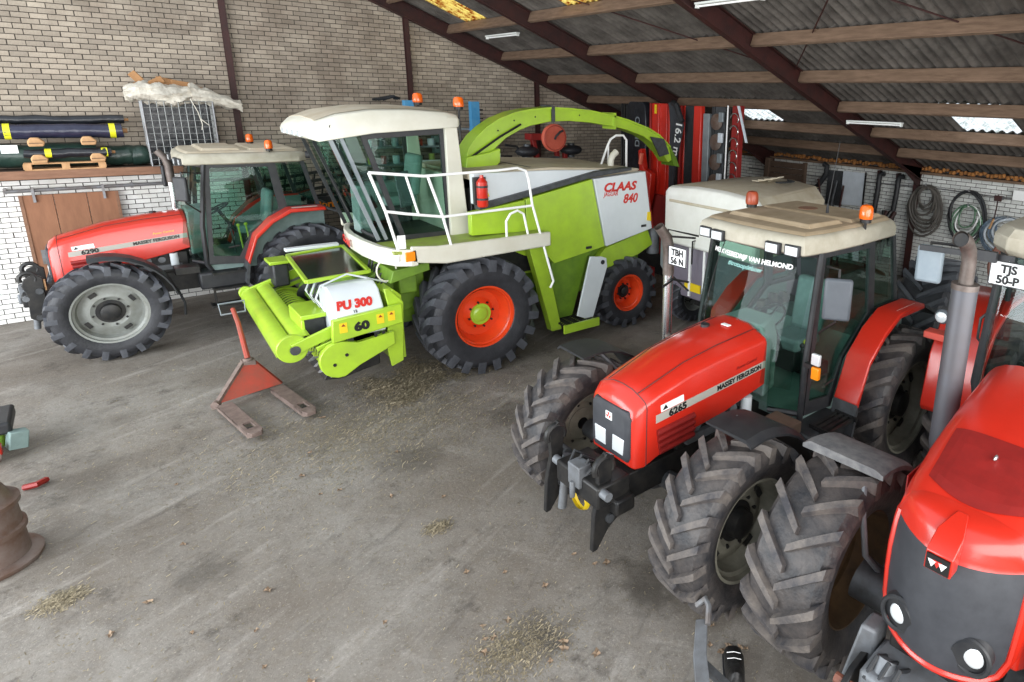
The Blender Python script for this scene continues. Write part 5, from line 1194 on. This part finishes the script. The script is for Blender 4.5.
# ---------------- back wall: mowers, tedder, racks ----------------
def rotf(deg): return (Euler(FRONT).to_matrix()@Matrix.Rotation(math.radians(deg),3,'Z')).to_euler()
M_=thing('folded_mower','red disc mower folded upright at the back with a dark cover lettered DISCO','mower',(10.0,11.4,0))
setoff((10.0,11.4,0))
def bx(name,m,x0,x1,y0,y1,z0,z1,par=M_,bevel=.01): b=MB(); b.box(x0,x1,y0,y1,z0,z1); return b.build(name,m,par,bevel=bevel)
b=MB(); b.loft([[(9.95,y0,z),(9.8,y0+.05,z),(9.78,(y0+y1)/2,z),(9.82,y1-.05,z),(9.95,y1,z)] for y0,y1,z in ((11.55,12.28,1.2),(11.5,12.32,2.4),(11.47,12.36,3.4),(11.52,12.33,3.9),(11.6,12.2,4.0))]); cv=b.build('dark_cover','foil_black',M_,bevel=.01,ang=50)
text('DISCO',.24,(9.77,11.72,2.95),rotf(90),'panel_grey',cv,off=.004)
bx('red_deck','red_paint',9.85,9.95,10.75,11.45,.9,3.98)
for y in (10.8,11.08,11.36): bx('deck_rib','red_paint' if y<11.3 else 'red_dark',9.8,9.86,y,y+.05,.9,3.98)
bx('warning_label','decal_yellow',9.835,9.85,11.2,11.27,3.75,3.95,bevel=0)
b=MB(); b.prism([(11.5,2.9),(11.4,2.95),(11.3,2.5),(11.02,2.4),(11.05,1.9),(11.2,1.4),(11.35,1.4),(11.42,2.2)],'x',9.55,9.7); b.build('hinge_frame','red_paint',M_,bevel=.015)
b=MB(); b.cyl((9.5,11.35,2.6),(9.5,11.3,2.85),.05,n=12); b.cyl((9.52,11.2,1.9),(9.72,11.2,1.9),.06,n=12); b.build('hinge_pin','pink_disc',M_)
bx('drive_belt_cover','red_dark',9.75,9.95,10.72,11.3,.5,1.9)
b=MB(); b.loft([[(9.74,y0,z),(9.74,y1,z),(9.78,y1,z),(9.78,y0,z)] for y0,y1,z in ((10.5,10.62,2.1),(10.42,10.62,2.7),(10.2,10.62,3.5),(10.3,10.66,3.8),(10.6,10.7,4.0))]); fl=b.build('hanging_flap','grille_black',M_)
text('16.2 m',.28,(9.73,10.40,3.62),rotf(-97),'decal_white',fl,off=.004)
b=MB(); b.tube([(9.8,10.6,4.0),(9.7,10.4,3.95),(9.7,10.2,3.6)],.07,8); b.build('hydraulic_hose','black_plastic',M_)
for k in range(3): bx('frame_tube','black_metal',9.9,9.98,12.38+.09*k,12.42+.09*k,0,3.95)
bx('base_frame','black_metal',9.7,10.3,10.7,12.6,0,.5)
N_=thing('folded_mower','red and black conditioner mower folded upright, right of the lettered one','mower',(10.0,10.0,0))
setoff((10.0,10.0,0))
for y1,y0,m,x in ((10.62,10.55,'black_metal',9.9),(10.45,10.4,'red_dark',9.85),(10.36,10.31,'red_paint',9.9),(10.28,9.96,'black_plastic',9.88),(9.94,9.72,'red_paint',9.8),(9.70,9.52,'panel_grey',9.85),(9.5,9.42,'black_plastic',9.9)):
    bx('folded_panel',m,x,x+.12,y0,y1,.3,3.95 if m!='panel_grey' else 3.8,par=N_)
bx('base_frame','black_metal',9.8,10.3,9.42,10.62,0,.4,par=N_)
R_=thing('disc_cutter_bar','upright cutter bar with a column of round steel discs','cutter bar',(9.95,9.25,0))
setoff((9.95,9.25,0))
bx('bar_body','grey_metal',9.9,10.05,9.1,9.4,0,3.95,par=R_)
for k in range(8):
    b=MB(); z=.7+k*.42; b.lathe([(9.84,.001),(9.84,.08),(9.86,.17),(9.88,.16)],(0,9.32,z),'x',20); b.build('cutting_disc','rusty_drum',R_)
    b=MB(); b.cbox((9.82,9.14,z+.1),(.06,.12,.2)); b.build('skid_plate','panel_grey' if k%2 else 'sheet_white',R_,bevel=.01)
bx('side_rail','black_metal',9.84,9.9,8.99,9.04,0,3.95,par=R_)
b=MB(); b.cyl((9.82,8.97,0),(9.82,8.97,3.98),.015,n=8); b.build('steel_rod','decal_white',R_)
T_=thing('tine_rotor','upright red rotor with curled steel tines beside the roof light','rotor',(9.95,8.72,0))
setoff((9.95,8.72,0))
bx('rotor_body','red_dark',9.9,10.05,8.72,8.92,0,3.98,par=T_)
for k in range(13):
    b=MB(); z=.8+k*.245; b.tube([(9.84,8.84+.07*math.cos(a)-.012*i_,z+.09*math.sin(a)) for i_,a in enumerate([i*.5 for i in range(10)])],.012,6); b.build('tine','chrome',T_)
b=MB(); b.loft([[(9.7,8.62,3.98),(9.7,8.56,3.98),(9.72,8.56,3.98),(9.72,8.62,3.98)],[(9.4,8.1,3.3),(9.4,8.05,3.3),(9.42,8.05,3.3),(9.42,8.1,3.3)]]); b.build('white_blade','sheet_white',T_)
setoff((0,0,0))
# tedder
D_=thing('hay_tedder','red hay tedder with pink round disc behind the green spout','tedder',(8.4,13.5,0))
b=MB(); b.cyl((-.0,-.25,3.1),(0,-.15,3.1),.33,n=36); dd=b.build('rotor_disc','pink_disc',D_,bevel=.015)
b=MB(); b.lathe([(-.27,.29),(-.255,.3),(-.255,.28)],(0,0,3.1),'y',36); b.build('disc_groove','red_dusty',dd)
b=MB(); b.tube([(-.02,-.28,3.08),(-.03,-.34,3.14),(.08,-.36,3.25),(.16,-.34,3.27)],.028,8); b.build('crank_hook','grey_metal',D_)
for s in (-1,1):
    b=MB(); b.sph((s*.62,.0,2.78),.26,18,10,(1.15,.9,.5)); b.build('balloon_tyre','tyre',D_)
    b=MB(); b.cyl((s*.62,0,2.6),(s*.62,0,2.95),.09,n=12); b.build('tyre_hub','grey_metal',D_)
b=MB(); b.box(-.55,.5,-.1,.1,2.2,2.35); b.bar((-.3,0,2.3),(-.5,0,3.2),.12,.1); b.bar((.25,0,2.3),(.15,0,3.1),.1,.1); b.bar((.45,0,2.3),(.42,0,2.9),.1,.1); b.box(-.6,-.1,-.15,.15,3.05,3.2); b.box(.35,.75,-.15,.1,2.35,2.5); b.box(-.05,.05,-.05,.05,0,2.3); b.box(-.6,.6,-.4,.4,0,.12); b.build('frame','red_dark',D_,bevel=.01)
b=MB(); b.tube([(-1.2,0,2.95),(-.9,0,2.9),(-.7,0,2.6),(-.65,0,2.3)],.03,8); b.tube([(-1.1,0,2.45),(-.6,0,2.35)],.035,8); b.build('drive_shaft','black_plastic',D_)
b=MB(); b.cyl((-.3,-.1,2.42),(.2,-.1,2.32),.06,n=12); b.build('gearbox','grey_metal',D_)
t=thing('dark_barrow','pale upright post behind the spout base','post',(7.1,13.6,0)); b=MB(); b.box(-.12,0,-.05,.05,0,2.75); b.build('post_white','white_panel',t); b=MB(); b.box(0.02,.3,-.05,.05,0,2.7); b.build('post_dark','black_metal',t)
t.name='upright_post'
# blue rack
B_=thing('storage_rack','blue steel storage rack seen behind the cream cab roof','rack',(5.4,14.4,0))
for x in (-.12,1.42): 
    b=MB(); b.box(x-.0,x+.2,-.05,.0,0,3.9); b.box(x,x+.02,0,.1,0,3.9); b.box(x+.18,x+.2,0,.1,0,3.9); u=b.build('upright','blue_paint',B_)
    b=MB()
    for k in range(12): b.box(x+.2,x+.32,.02,.1,2.6+k*.1,2.63+k*.1)
    b.build('rack_pegs','black_metal',u)
for k in range(4): b=MB(); b.box(-.9,1.6,.1,.5,2.1+k*.38,2.14+k*.38); b.build('shelf_board','panel_grey',B_)
random.seed(3)
for k in range(3):
    for j in range(6):
        x=4.55+j*.27; z=2.14+k*.38
        b=MB(); h=random.uniform(.1,.22); b.cyl((x,14.6,z),(x,14.6,z+h),random.uniform(.05,.08),n=12)
        tag(b.build('can',('mirror_grey','panel_grey','lime_dusty','red_dusty','sheet_white')[(j+k*2)%5]),'small storage can on the blue rack shelves','can','cans on the blue rack')
# switch box + dark object on the harvester roof rear
t=thing('socket_box','green-grey switch box on the wall seen through the harvester cab','switch box',(6.2,14.85,2.9)); b=MB(); b.box(-.15,.15,-.08,.1,-.2,.2); b.build('box_body','interior_grey',t,bevel=.01)
for x in (-.07,.07): b=MB(); b.box(x-.04,x+.04,-.1,-.08,-.1,.05); b.build('socket','black_plastic',t)
t=thing('cable_bundle','dark bundle of straps on top of the blue rack','bundle',(5.1,14.5,3.9)); b=MB()
for k in range(6): b.tube([(random.uniform(-.5,-.2),0,.0),(0,random.uniform(-.1,.1),.08),(random.uniform(.0,.15),0,.03)],.03,6)
b.build('straps','black_plastic',t)
# folded harrow behind the silver-roof tractor
K_=thing('folded_harrow','black folded harrow with yellow lettering behind the silver-roof tractor','harrow',(3.3,14.75,0))
for k in range(4):
    b=MB(); b.bar((-.95,-.1*k*.3,1.75+k*.17),(.95,-.1*k*.3,2.0+k*.17),.06,.06); b.build('harrow_beam','black_metal',K_)
for k in range(10):
    b=MB(); x=-.85+k*.18; b.bar((x,0,1.7+.13*(x+.95)),(x+.1,0,2.4),.03,.03); b.build('harrow_tine','black_metal',K_)
b=MB(); b.box(-.1,.75,-.2,-.14,1.62,1.9); hb=b.build('name_board','black_plastic',K_)
b=MB(); b.box(-.9,.9,-.2,.2,0,.2); b.box(-.8,-.7,-.05,.05,0,1.8); b.box(.7,.8,-.05,.05,0,1.9); b.build('harrow_stand','black_metal',K_)
text('Horiz',.2,(.02,-.205,1.68),SIDE,'amber',hb,off=.006)

# ---------------- shelf contents ----------------
def roll(label,x0,x1,y,z,r,m,bands=(),tilt=0):
    t=thing('foil_roll',label,'roll',((x0+x1)/2,y,z),0); h=(x1-x0)/2
    b=MB(); n=14; b.tube([(-h+2*h*k/n,random.uniform(-.01,.01),random.uniform(-.01,.01)+tilt*(k/n-.5)) for k in range(n+1)],[r*random.uniform(.94,1.05) for k in range(n+1)],14); b.build('roll_body',m,t)
    for q in bands:
        b=MB(); b.cyl((q-(x0+x1)/2-.04,0,tilt*((q-x0)/(x1-x0)-.5)),(q-(x0+x1)/2+.04,0,tilt*((q-x0)/(x1-x0)-.5)),r*1.06,n=16); b.build('tape_band','tape_yellow',t)
    b=MB(); b.cyl((h-.01,0,tilt/2),(h+.06,0,tilt/2),r*.35,n=10); b.build('core_tube','cardboard',t)
    return t
roll('long flat black foil roll on top of the stack on the shelf',-2.6,.55,14.98,3.46,.075,'foil_black')
roll('big blue-black foil roll with two yellow tape bands on the shelf',-2.4,.5,14.8,3.28,.12,'foil_blue',(-.93,.36))
roll('green wrapped roll lying behind the pallet on the shelf',-2.4,.1,14.93,2.88,.19,'foil_green')
roll('second green wrapped roll at the right end of the shelf stack',.2,.78,14.98,2.84,.17,'foil_green')
roll('thin black roll with two yellow bands resting on the small pallet',-.78,.28,14.62,2.93,.075,'foil_black',(-.5,.2))
b=MB(); b.cbox((-.95,14.76,3.0),(.2,.02,.13)); tag(b.build('paper_label','decal_white'),'white paper label on the green wrapped roll','label')
t=thing('pallet','small pale wooden pallet under the thin black roll','pallet',(-.32,14.72,2.66))
for k in range(3): b=MB(); b.box(-.5,.5,-.14+k*.12,-.05+k*.12,.1,.12); b.build('deck_board','wood_pale',t)
for k in range(3): b=MB(); b.box(-.5,.5,-.14+k*.12,-.05+k*.12,0,.02); b.build('bottom_board','wood_pale',t)
for x in (-.46,0,.46):
    b=MB(); b.box(x-.05,x+.05,-.15,.2,.02,.1); b.build('pallet_block','wood_pale',t)
for x,z,lab in ((-.62,3.1,'pale wood chock on the foil rolls, left one'),(.02,3.11,'pale wood chock on the foil rolls, right one'),(-.62,2.83,'pale wood chock on the left of the small pallet'),(.1,2.83,'pale wood chock on the right of the small pallet')):
    t=thing('wood_chock',lab,'chock',(x,14.58,z)); b=MB(); b.prism([(-.09,-.05),(.09,-.05),(.11,.02),(.04,.09),(-.06,.09),(-.1,.03)],'y',-.05,.1); b.build('chock_block','wood_pale',t,bevel=.015)
    b=MB(); b.box(-.08,.08,-.055,-.05,.0,.01); b.build('chock_groove','wood_dark',t)
# wire crate with sacks
W_=thing('wire_crate','grey wire mesh crate standing on the wall shelf','crate',(1.33,14.75,2.67))
x0,x1,z0,z1=-.52,.50,.0,1.13
for y in (-.25,.25):
    b=MB()
    for k in range(11): x=x0+(x1-x0)*k/10; b.cyl((x,y,z0),(x,y,z1),.007,n=4)
    for k in range(11): z=z0+(z1-z0)*k/10; b.cyl((x0,y,z),(x1,y,z),.007,n=4)
    b.build('mesh_panel','wire',W_)
for x in (x0,x1):
    b=MB()
    for k in range(6): y=-.25+.1*k; b.cyl((x,y,z0),(x,y,z1),.007,n=4)
    for k in range(11): z=z0+(z1-z0)*k/10; b.cyl((x,-.25,z),(x,.25,z),.007,n=4)
    b.build('mesh_panel','wire',W_)
for x in (x0,x1):
    for y in (-.25,.25): b=MB(); b.cyl((x,y,z0),(x,y,z1),.014,n=8); b.build('crate_post','rail_steel',W_)
b=MB(); b.box(x0+.03,x1-.02,.2,.24,z0,z1-.05); b.build('back_sheet','foil_black',W_)
def lump(name,label,cat,c,segs,m):
    t=thing(name,label,cat,c); b=MB(); n=24
    rings=[]
    for k,(x,y,z,ry,rz) in enumerate(segs):
        rings.append([(x+random.uniform(-.015,.015),y+ry*math.cos(2*PI*q/n)*(1+random.uniform(-.12,.12)+.14*math.sin(q*1.9+x*9)),z+rz*math.sin(2*PI*q/n)*(1+random.uniform(-.12,.12)+.14*math.sin(q*2.3+x*14))) for q in range(n)])
    b.loft(rings); b.build('cloth',m,t,ang=60); return t
sg=[]
for k in range(15):
    u=k/14; sg.append((-.72+1.0*u,0,.08+.03*math.sin(7*u),.08+.17*abs(math.sin(PI*min(1,u*.9+.08)))**.5,.05+.14*abs(math.sin(PI*min(1,u*.9+.05)))**.5+.02*math.sin(k*2.1)))
lump('white_sack','crumpled white sack on the left half of the wire crate','sack',(1.33,14.7,3.84),sg,'bag_white')
sg=[(.2+.78*u,0,.12-.24*u,.18*(1-u*.45),.16*(1-u*.5)+.02*math.sin(u*20)) for u in [k/12 for k in range(13)]]
lump('white_sack','rolled white sack sagging over the right end of the wire crate','sack',(1.33,14.68,3.84),sg,'bag_white')
b=MB(); b.tube([(1.5,14.44,3.85),(1.58,14.42,3.62),(1.62,14.42,3.4),(1.6,14.42,3.3)],.008,5); b.tube([(1.6,14.42,3.5),(1.72,14.42,3.38)],.008,5); tag(b.build('loose_string','bag_white'),'white string dangling over the front of the wire crate','string')
t=thing('cardboard_scraps','torn brown cardboard pieces on top of the white sacks','cardboard',(1.2,14.75,4.03))
for k,(x,z,a,l,w) in enumerate(((-.35,.12,.9,.32,.13),(-.12,.1,-.5,.22,.12),(.02,.1,.2,.3,.14),(.25,.06,.15,.35,.12),(.42,.0,.3,.3,.1),(-.3,.03,0,.3,.1),(.1,.02,.1,.6,.12))):
    b=MB(); b.cbox((x,random.uniform(-.08,.05),z),(l,.03,w),(random.uniform(-.5,.5),a,random.uniform(-.4,.4))); b.build('card_piece','cardboard',t,bevel=.01)

# ---------------- floor objects ----------------
t=thing('pallet_truck','worn red hand pallet truck on the floor in front of the pick-up header','pallet truck',(1.12,9.35,0))
setoff((1.12,9.35,0))
hx=[(.76,9.15),(1.43,9.35)]; tips=[(.95,8.25),(1.58,8.42)]
for (a,c) in ((( .80,9.2),(.96,8.2)),((1.42,9.35),(1.58,8.36))):
    d=(Vector((c[0],c[1],0))-Vector((a[0],a[1],0))).normalized(); nn=Vector((-d.y,d.x,0))*.085
    A=Vector((a[0],a[1],0)); Cc=Vector((c[0],c[1],0))
    b=MB(); 
    hole0,hole1=Cc-d*.28,Cc-d*.1
    def sb(p,q,n0,n1,z0,z1):
        b.loft([[p+nn*n0+Vector((0,0,z0)),p+nn*n1+Vector((0,0,z0)),p+nn*n1+Vector((0,0,z1)),p+nn*n0+Vector((0,0,z1))],[q+nn*n0+Vector((0,0,z0)),q+nn*n1+Vector((0,0,z0)),q+nn*n1+Vector((0,0,z1)),q+nn*n0+Vector((0,0,z1))]])
    sb(A,hole0,-1,1,.10,.13); sb(hole1,Cc,-1,1,.10,.13); sb(hole0,hole1,-1,-.5,.10,.13); sb(hole0,hole1,.5,1,.10,.13)
    sb(A,Cc,-1,-.93,.06,.13); sb(A,Cc,.93,1,.06,.13)
    b.loft([[Cc+nn+Vector((0,0,.06)),Cc-nn+Vector((0,0,.06)),Cc-nn+Vector((0,0,.13)),Cc+nn+Vector((0,0,.13))],[Cc+d*.06+nn*.6+Vector((0,0,.07)),Cc+d*.06-nn*.6+Vector((0,0,.07)),Cc+d*.06-nn*.6+Vector((0,0,.12)),Cc+d*.06+nn*.6+Vector((0,0,.12))]])
    f_=b.build('fork','jack_worn',t,bevel=.004)
    b=MB(); m_=(hole0+hole1)/2; b.cyl(m_+nn*.45+Vector((0,0,.05)),m_-nn*.45+Vector((0,0,.05)),.045,n=14); b.build('load_roller','black_plastic',f_)
    b=MB(); b.cyl(m_+nn*1.0+Vector((0,0,.05)),m_-nn*1.0+Vector((0,0,.05)),.01,n=8); b.build('roller_axle','rail_steel',f_)
b=MB(); top=Vector((1.17,9.62,.46)); L_=Vector((.72,9.25,.12)); R2=Vector((1.5,9.42,.12))
n1=Vector((.02,.06,0))
b.loft([[top+Vector((-.07,0,.0)),top+Vector((.07,.02,0)),R2,L_],[top+Vector((-.07,0,.0))+n1,top+Vector((.07,.02,0))+n1,R2+n1,L_+n1]]); b.build('red_apron','jack_red',t,bevel=.006)
b=MB(); b.bar(L_,top+Vector((-.07,0,0)),.05,.05); b.cyl(L_+Vector((-.02,-.03,0)),L_+Vector((.02,.05,0)),.05,n=12); b.build('apron_edge','jack_worn',t)
b=MB(); b.cyl((1.18,9.68,.12),(1.18,9.68,.5),.06,n=14); b.box(1.1,1.26,9.6,9.78,.38,.47); b.build('pump','jack_worn',t,bevel=.01)
b=MB(); b.cyl((1.08,9.7,.09),(1.28,9.72,.09),.09,n=16); b.build('steer_wheel','black_plastic',t)
b=MB(); b.tube([(1.18,9.68,.5),(1.16,9.9,.95),(1.14,10.05,1.12)],[.035,.03,.028],8); b.build('handle_shaft','jack_red',t)
b=MB(); hp=[(1.0,10.03,1.06),(.99,10.08,1.2),(1.29,10.08,1.2),(1.28,10.03,1.06)]; b.tube(hp,.014,6,closed=True); b.build('handle_loop','panel_grey',t)
setoff((0,0,0))
# drum at the left edge
t=thing('cable_drum','rusty steel drum spool standing at the left edge of the floor','drum',(-1.2,7.3,0))
b=MB(); b.lathe([(0,.001),(0,.36),(.015,.37),(.04,.37),(.05,.34),(.06,.29),(.28,.28),(.29,.305),(.33,.305),(.34,.28),(.53,.27),(.54,.30),(.58,.30),(.6,.25),(.72,.2),(.86,.19),(.9,.23),(.93,.25),(.95,.25),(.95,.22),(.88,.17),(.8,.001)],(0,0,0),'z',40); b.build('drum_body','rusty_drum',t,ang=50)
t=thing('small_mower_machine','green, red and black small machine cut off by the left edge','machine',(-1.3,9.75,0))
b=MB(); b.box(-.3,.2,-.3,.3,.28,.42); b.build('deck','black_plastic',t,bevel=.03)
b=MB(); b.box(-.3,.12,-.2,.2,.1,.3); b.build('engine_block','lime_dark',t,bevel=.03)
b=MB(); b.cbox((.22,-.28,.2),(.16,.14,.2),(0,.2,.3)); b.build('side_flap','interior_grey',t,bevel=.01)
b=MB(); b.box(-.2,.1,-.42,-.3,.1,.22); b.build('red_guard','red_paint',t,bevel=.02)
b=MB(); b.cyl((-.1,-.35,.1),(-.1,-.28,.1),.1,n=16); b.cyl((-.1,.28,.1),(-.1,.35,.1),.1,n=16); b.build('wheel_pair','black_plastic',t)
b=MB(); b.tube([(-1.02,8.55,.03),(-.92,8.5,.05),(-.85,8.6,.03)],.03,6); tag(b.build('red_strap','red_dark'),'dark red strap lying on the floor above the drum','strap')
# bracket and boot at the bottom edge
t=thing('tow_bracket','grey steel bracket with hooked rod at the bottom edge beside the boot','bracket',(2.6,2.3,0))
b=MB(); b.tube([(.2,.32,.48),(.24,.27,.55),(.2,.2,.55),(.12,.13,.5)],.022,8); b.build('hook_rod','rail_steel',t)
b=MB(); b.loft([[(.16,.17,.5),(.09,.22,.5),(.09,.22,.46),(.16,.17,.46)],[(-.02,.0,.45),(-.1,.05,.45),(-.1,.05,.4),(-.02,.0,.4)],[(-.2,-.22,.4),(-.28,-.17,.4),(-.28,-.17,.35),(-.2,-.22,.35)]]); b.build('bracket_plate','grey_casting',t,bevel=.006)
b=MB(); b.bar((-.05,.02,.38),(.0,-.45,.3),.05,.05); b.bar((-.24,-.18,.2),(-.24,-.18,0),.06,.06); b.bar((0.02,.1,.45),(.02,.1,0),.04,.04); b.build('bracket_leg','grey_metal',t)
t=thing('boot','black boot with pale stitching marks on the floor by the bracket','boot',(2.93,2.34,0),math.radians(225)); t.scale=(1.35,1.45,1.0)
b=MB(); b.loft([[(x,w*math.cos(a),max(.0,.05*h+h*math.sin(a)*.5+h*.45)) for a in [2*PI*k/14 for k in range(14)]] for x,w,h in ((-.14,.02,.04),(-.13,.04,.07),(-.09,.05,.085),(0,.05,.1),(.08,.045,.16),(.13,.04,.2),(.15,.02,.18))]); b.build('boot_upper','boot_black',t,ang=60)
b=MB(); b.loft([[(x,-w,z),(x,w,z),(x,w,z+.02),(x,-w,z+.02)] for x,w,z in ((-.145,.03,0),(-.1,.055,0),(0,.055,0),(.15,.045,0))]); b.build('boot_sole','black_plastic',t)
for x in (-.07,-.02):
    b=MB(); b.tube([(x,-.035,.085+(x+.07)*.3),(x+.003,0,.1+(x+.07)*.3),(x,.035,.085+(x+.07)*.3)],.003,4); b.build('lace','decal_white',t)

# ---------------- hay, leaves, crumbs ----------------
random.seed(11)
def scatter(name,label,cat,m,N,fn,lmin,lmax,wd,zmax):
    b=MB()
    for i in range(N):
        x,y,zz=fn(); a=random.uniform(0,PI); l=random.uniform(lmin,lmax)/2; dz=random.uniform(-.4,.4)*l
        c,s=math.cos(a),math.sin(a); px,py=-s*wd,c*wd; z=abs(zz)+.004+abs(dz)
        b.add([(x-c*l-px,y-s*l-py,z-dz),(x+c*l-px,y+s*l-py,z+dz),(x+c*l+px,y+s*l+py,z+dz+.002),(x-c*l+px,y-s*l+py,z-dz+.002)],[(0,1,2,3)])
    o=b.build(name,m,normals=False); tag(o,label,cat,kind='stuff'); return o
def g(cx,cy,sx,sy,h): return lambda:((lambda u,v:(cx+sx*u,cy+sy*v,h*math.exp(-(u*u+v*v))*random.random()))(random.gauss(0,1),random.gauss(0,1)))
cl_=[(2.95+random.gauss(0,.33),8.55+random.gauss(0,.36),random.uniform(.05,.14)) for _ in range(26)]
def clumps():
    c=random.choice(cl_); u,v=random.gauss(0,1),random.gauss(0,1); return (c[0]+u*c[2]*1.3,c[1]+v*c[2]*1.3,c[2]*.9*math.exp(-(u*u+v*v)/2)*random.random())
scatter('hay_pile','loose hay heap under the pick-up header beside the orange wheel','hay','straw',13000,clumps,.015,.055,.0028,.1)
scatter('hay_spread','thin scattered hay across the floor in front of the harvester','hay','straw',8000,g(2.3,7.7,.9,.6,.008),.012,.05,.0026,.1)
scatter('hay_tuft','small tuft of chopped hay at the lower left of the floor','hay','straw',1100,g(-.72,6.35,.08,.06,.03),.012,.04,.0028,.1)
scatter('hay_tuft','small tuft of hay in the middle of the open floor','hay','straw',700,g(1.95,5.28,.06,.045,.03),.012,.04,.0028,.1)
scatter('hay_tuft','sparse chopped hay near the bottom edge of the floor','hay','straw',2200,g(1.85,3.55,.2,.15,.012),.01,.035,.0025,.1)
scatter('chaff','fine chaff and crumbs scattered over the whole concrete floor','chaff','straw',5000,lambda:(random.uniform(-1,6),random.uniform(2.2,11.5),0),.01,.035,.003,.1)
lm=None
for i in range(46):
    if i<26: x,y=random.uniform(-.6,3.0),random.uniform(3.0,8.5)
    elif i<38: x,y=random.gauss(2.1,.35),random.gauss(3.6,.3)
    else: x,y=random.gauss(3.0,.2),random.gauss(2.55,.2)
    b=MB(); n=9; pts=[]
    for k in range(n):
        a=2*PI*k/n; r=(.045 if k%2 else .022)*(1.5 if k==0 else 1); pts.append((r*math.cos(a),r*.7*math.sin(a),.006+.014*abs(math.sin(a*1.5))))
    c=len(b.v); b.v=[Vector((0,0,.004))]+[Vector(p) for p in pts]; b.f=[(0,1+k,1+(k+1)%n) for k in range(n)]
    if lm is None or i%9==0:
        o=b.build('fallen_leaf','leaf_tan',normals=False); lm=o.data
    else: o=bpy.data.objects.new('fallen_leaf',lm); COL.objects.link(o)
    o.location=(x,y,0); o.rotation_euler=(0,0,random.uniform(0,6)); s=random.uniform(.6,1.3); o.scale=(s,s,s)
    tag(o,'small dry tan leaf lying on the concrete floor','leaf','fallen leaves on the floor')
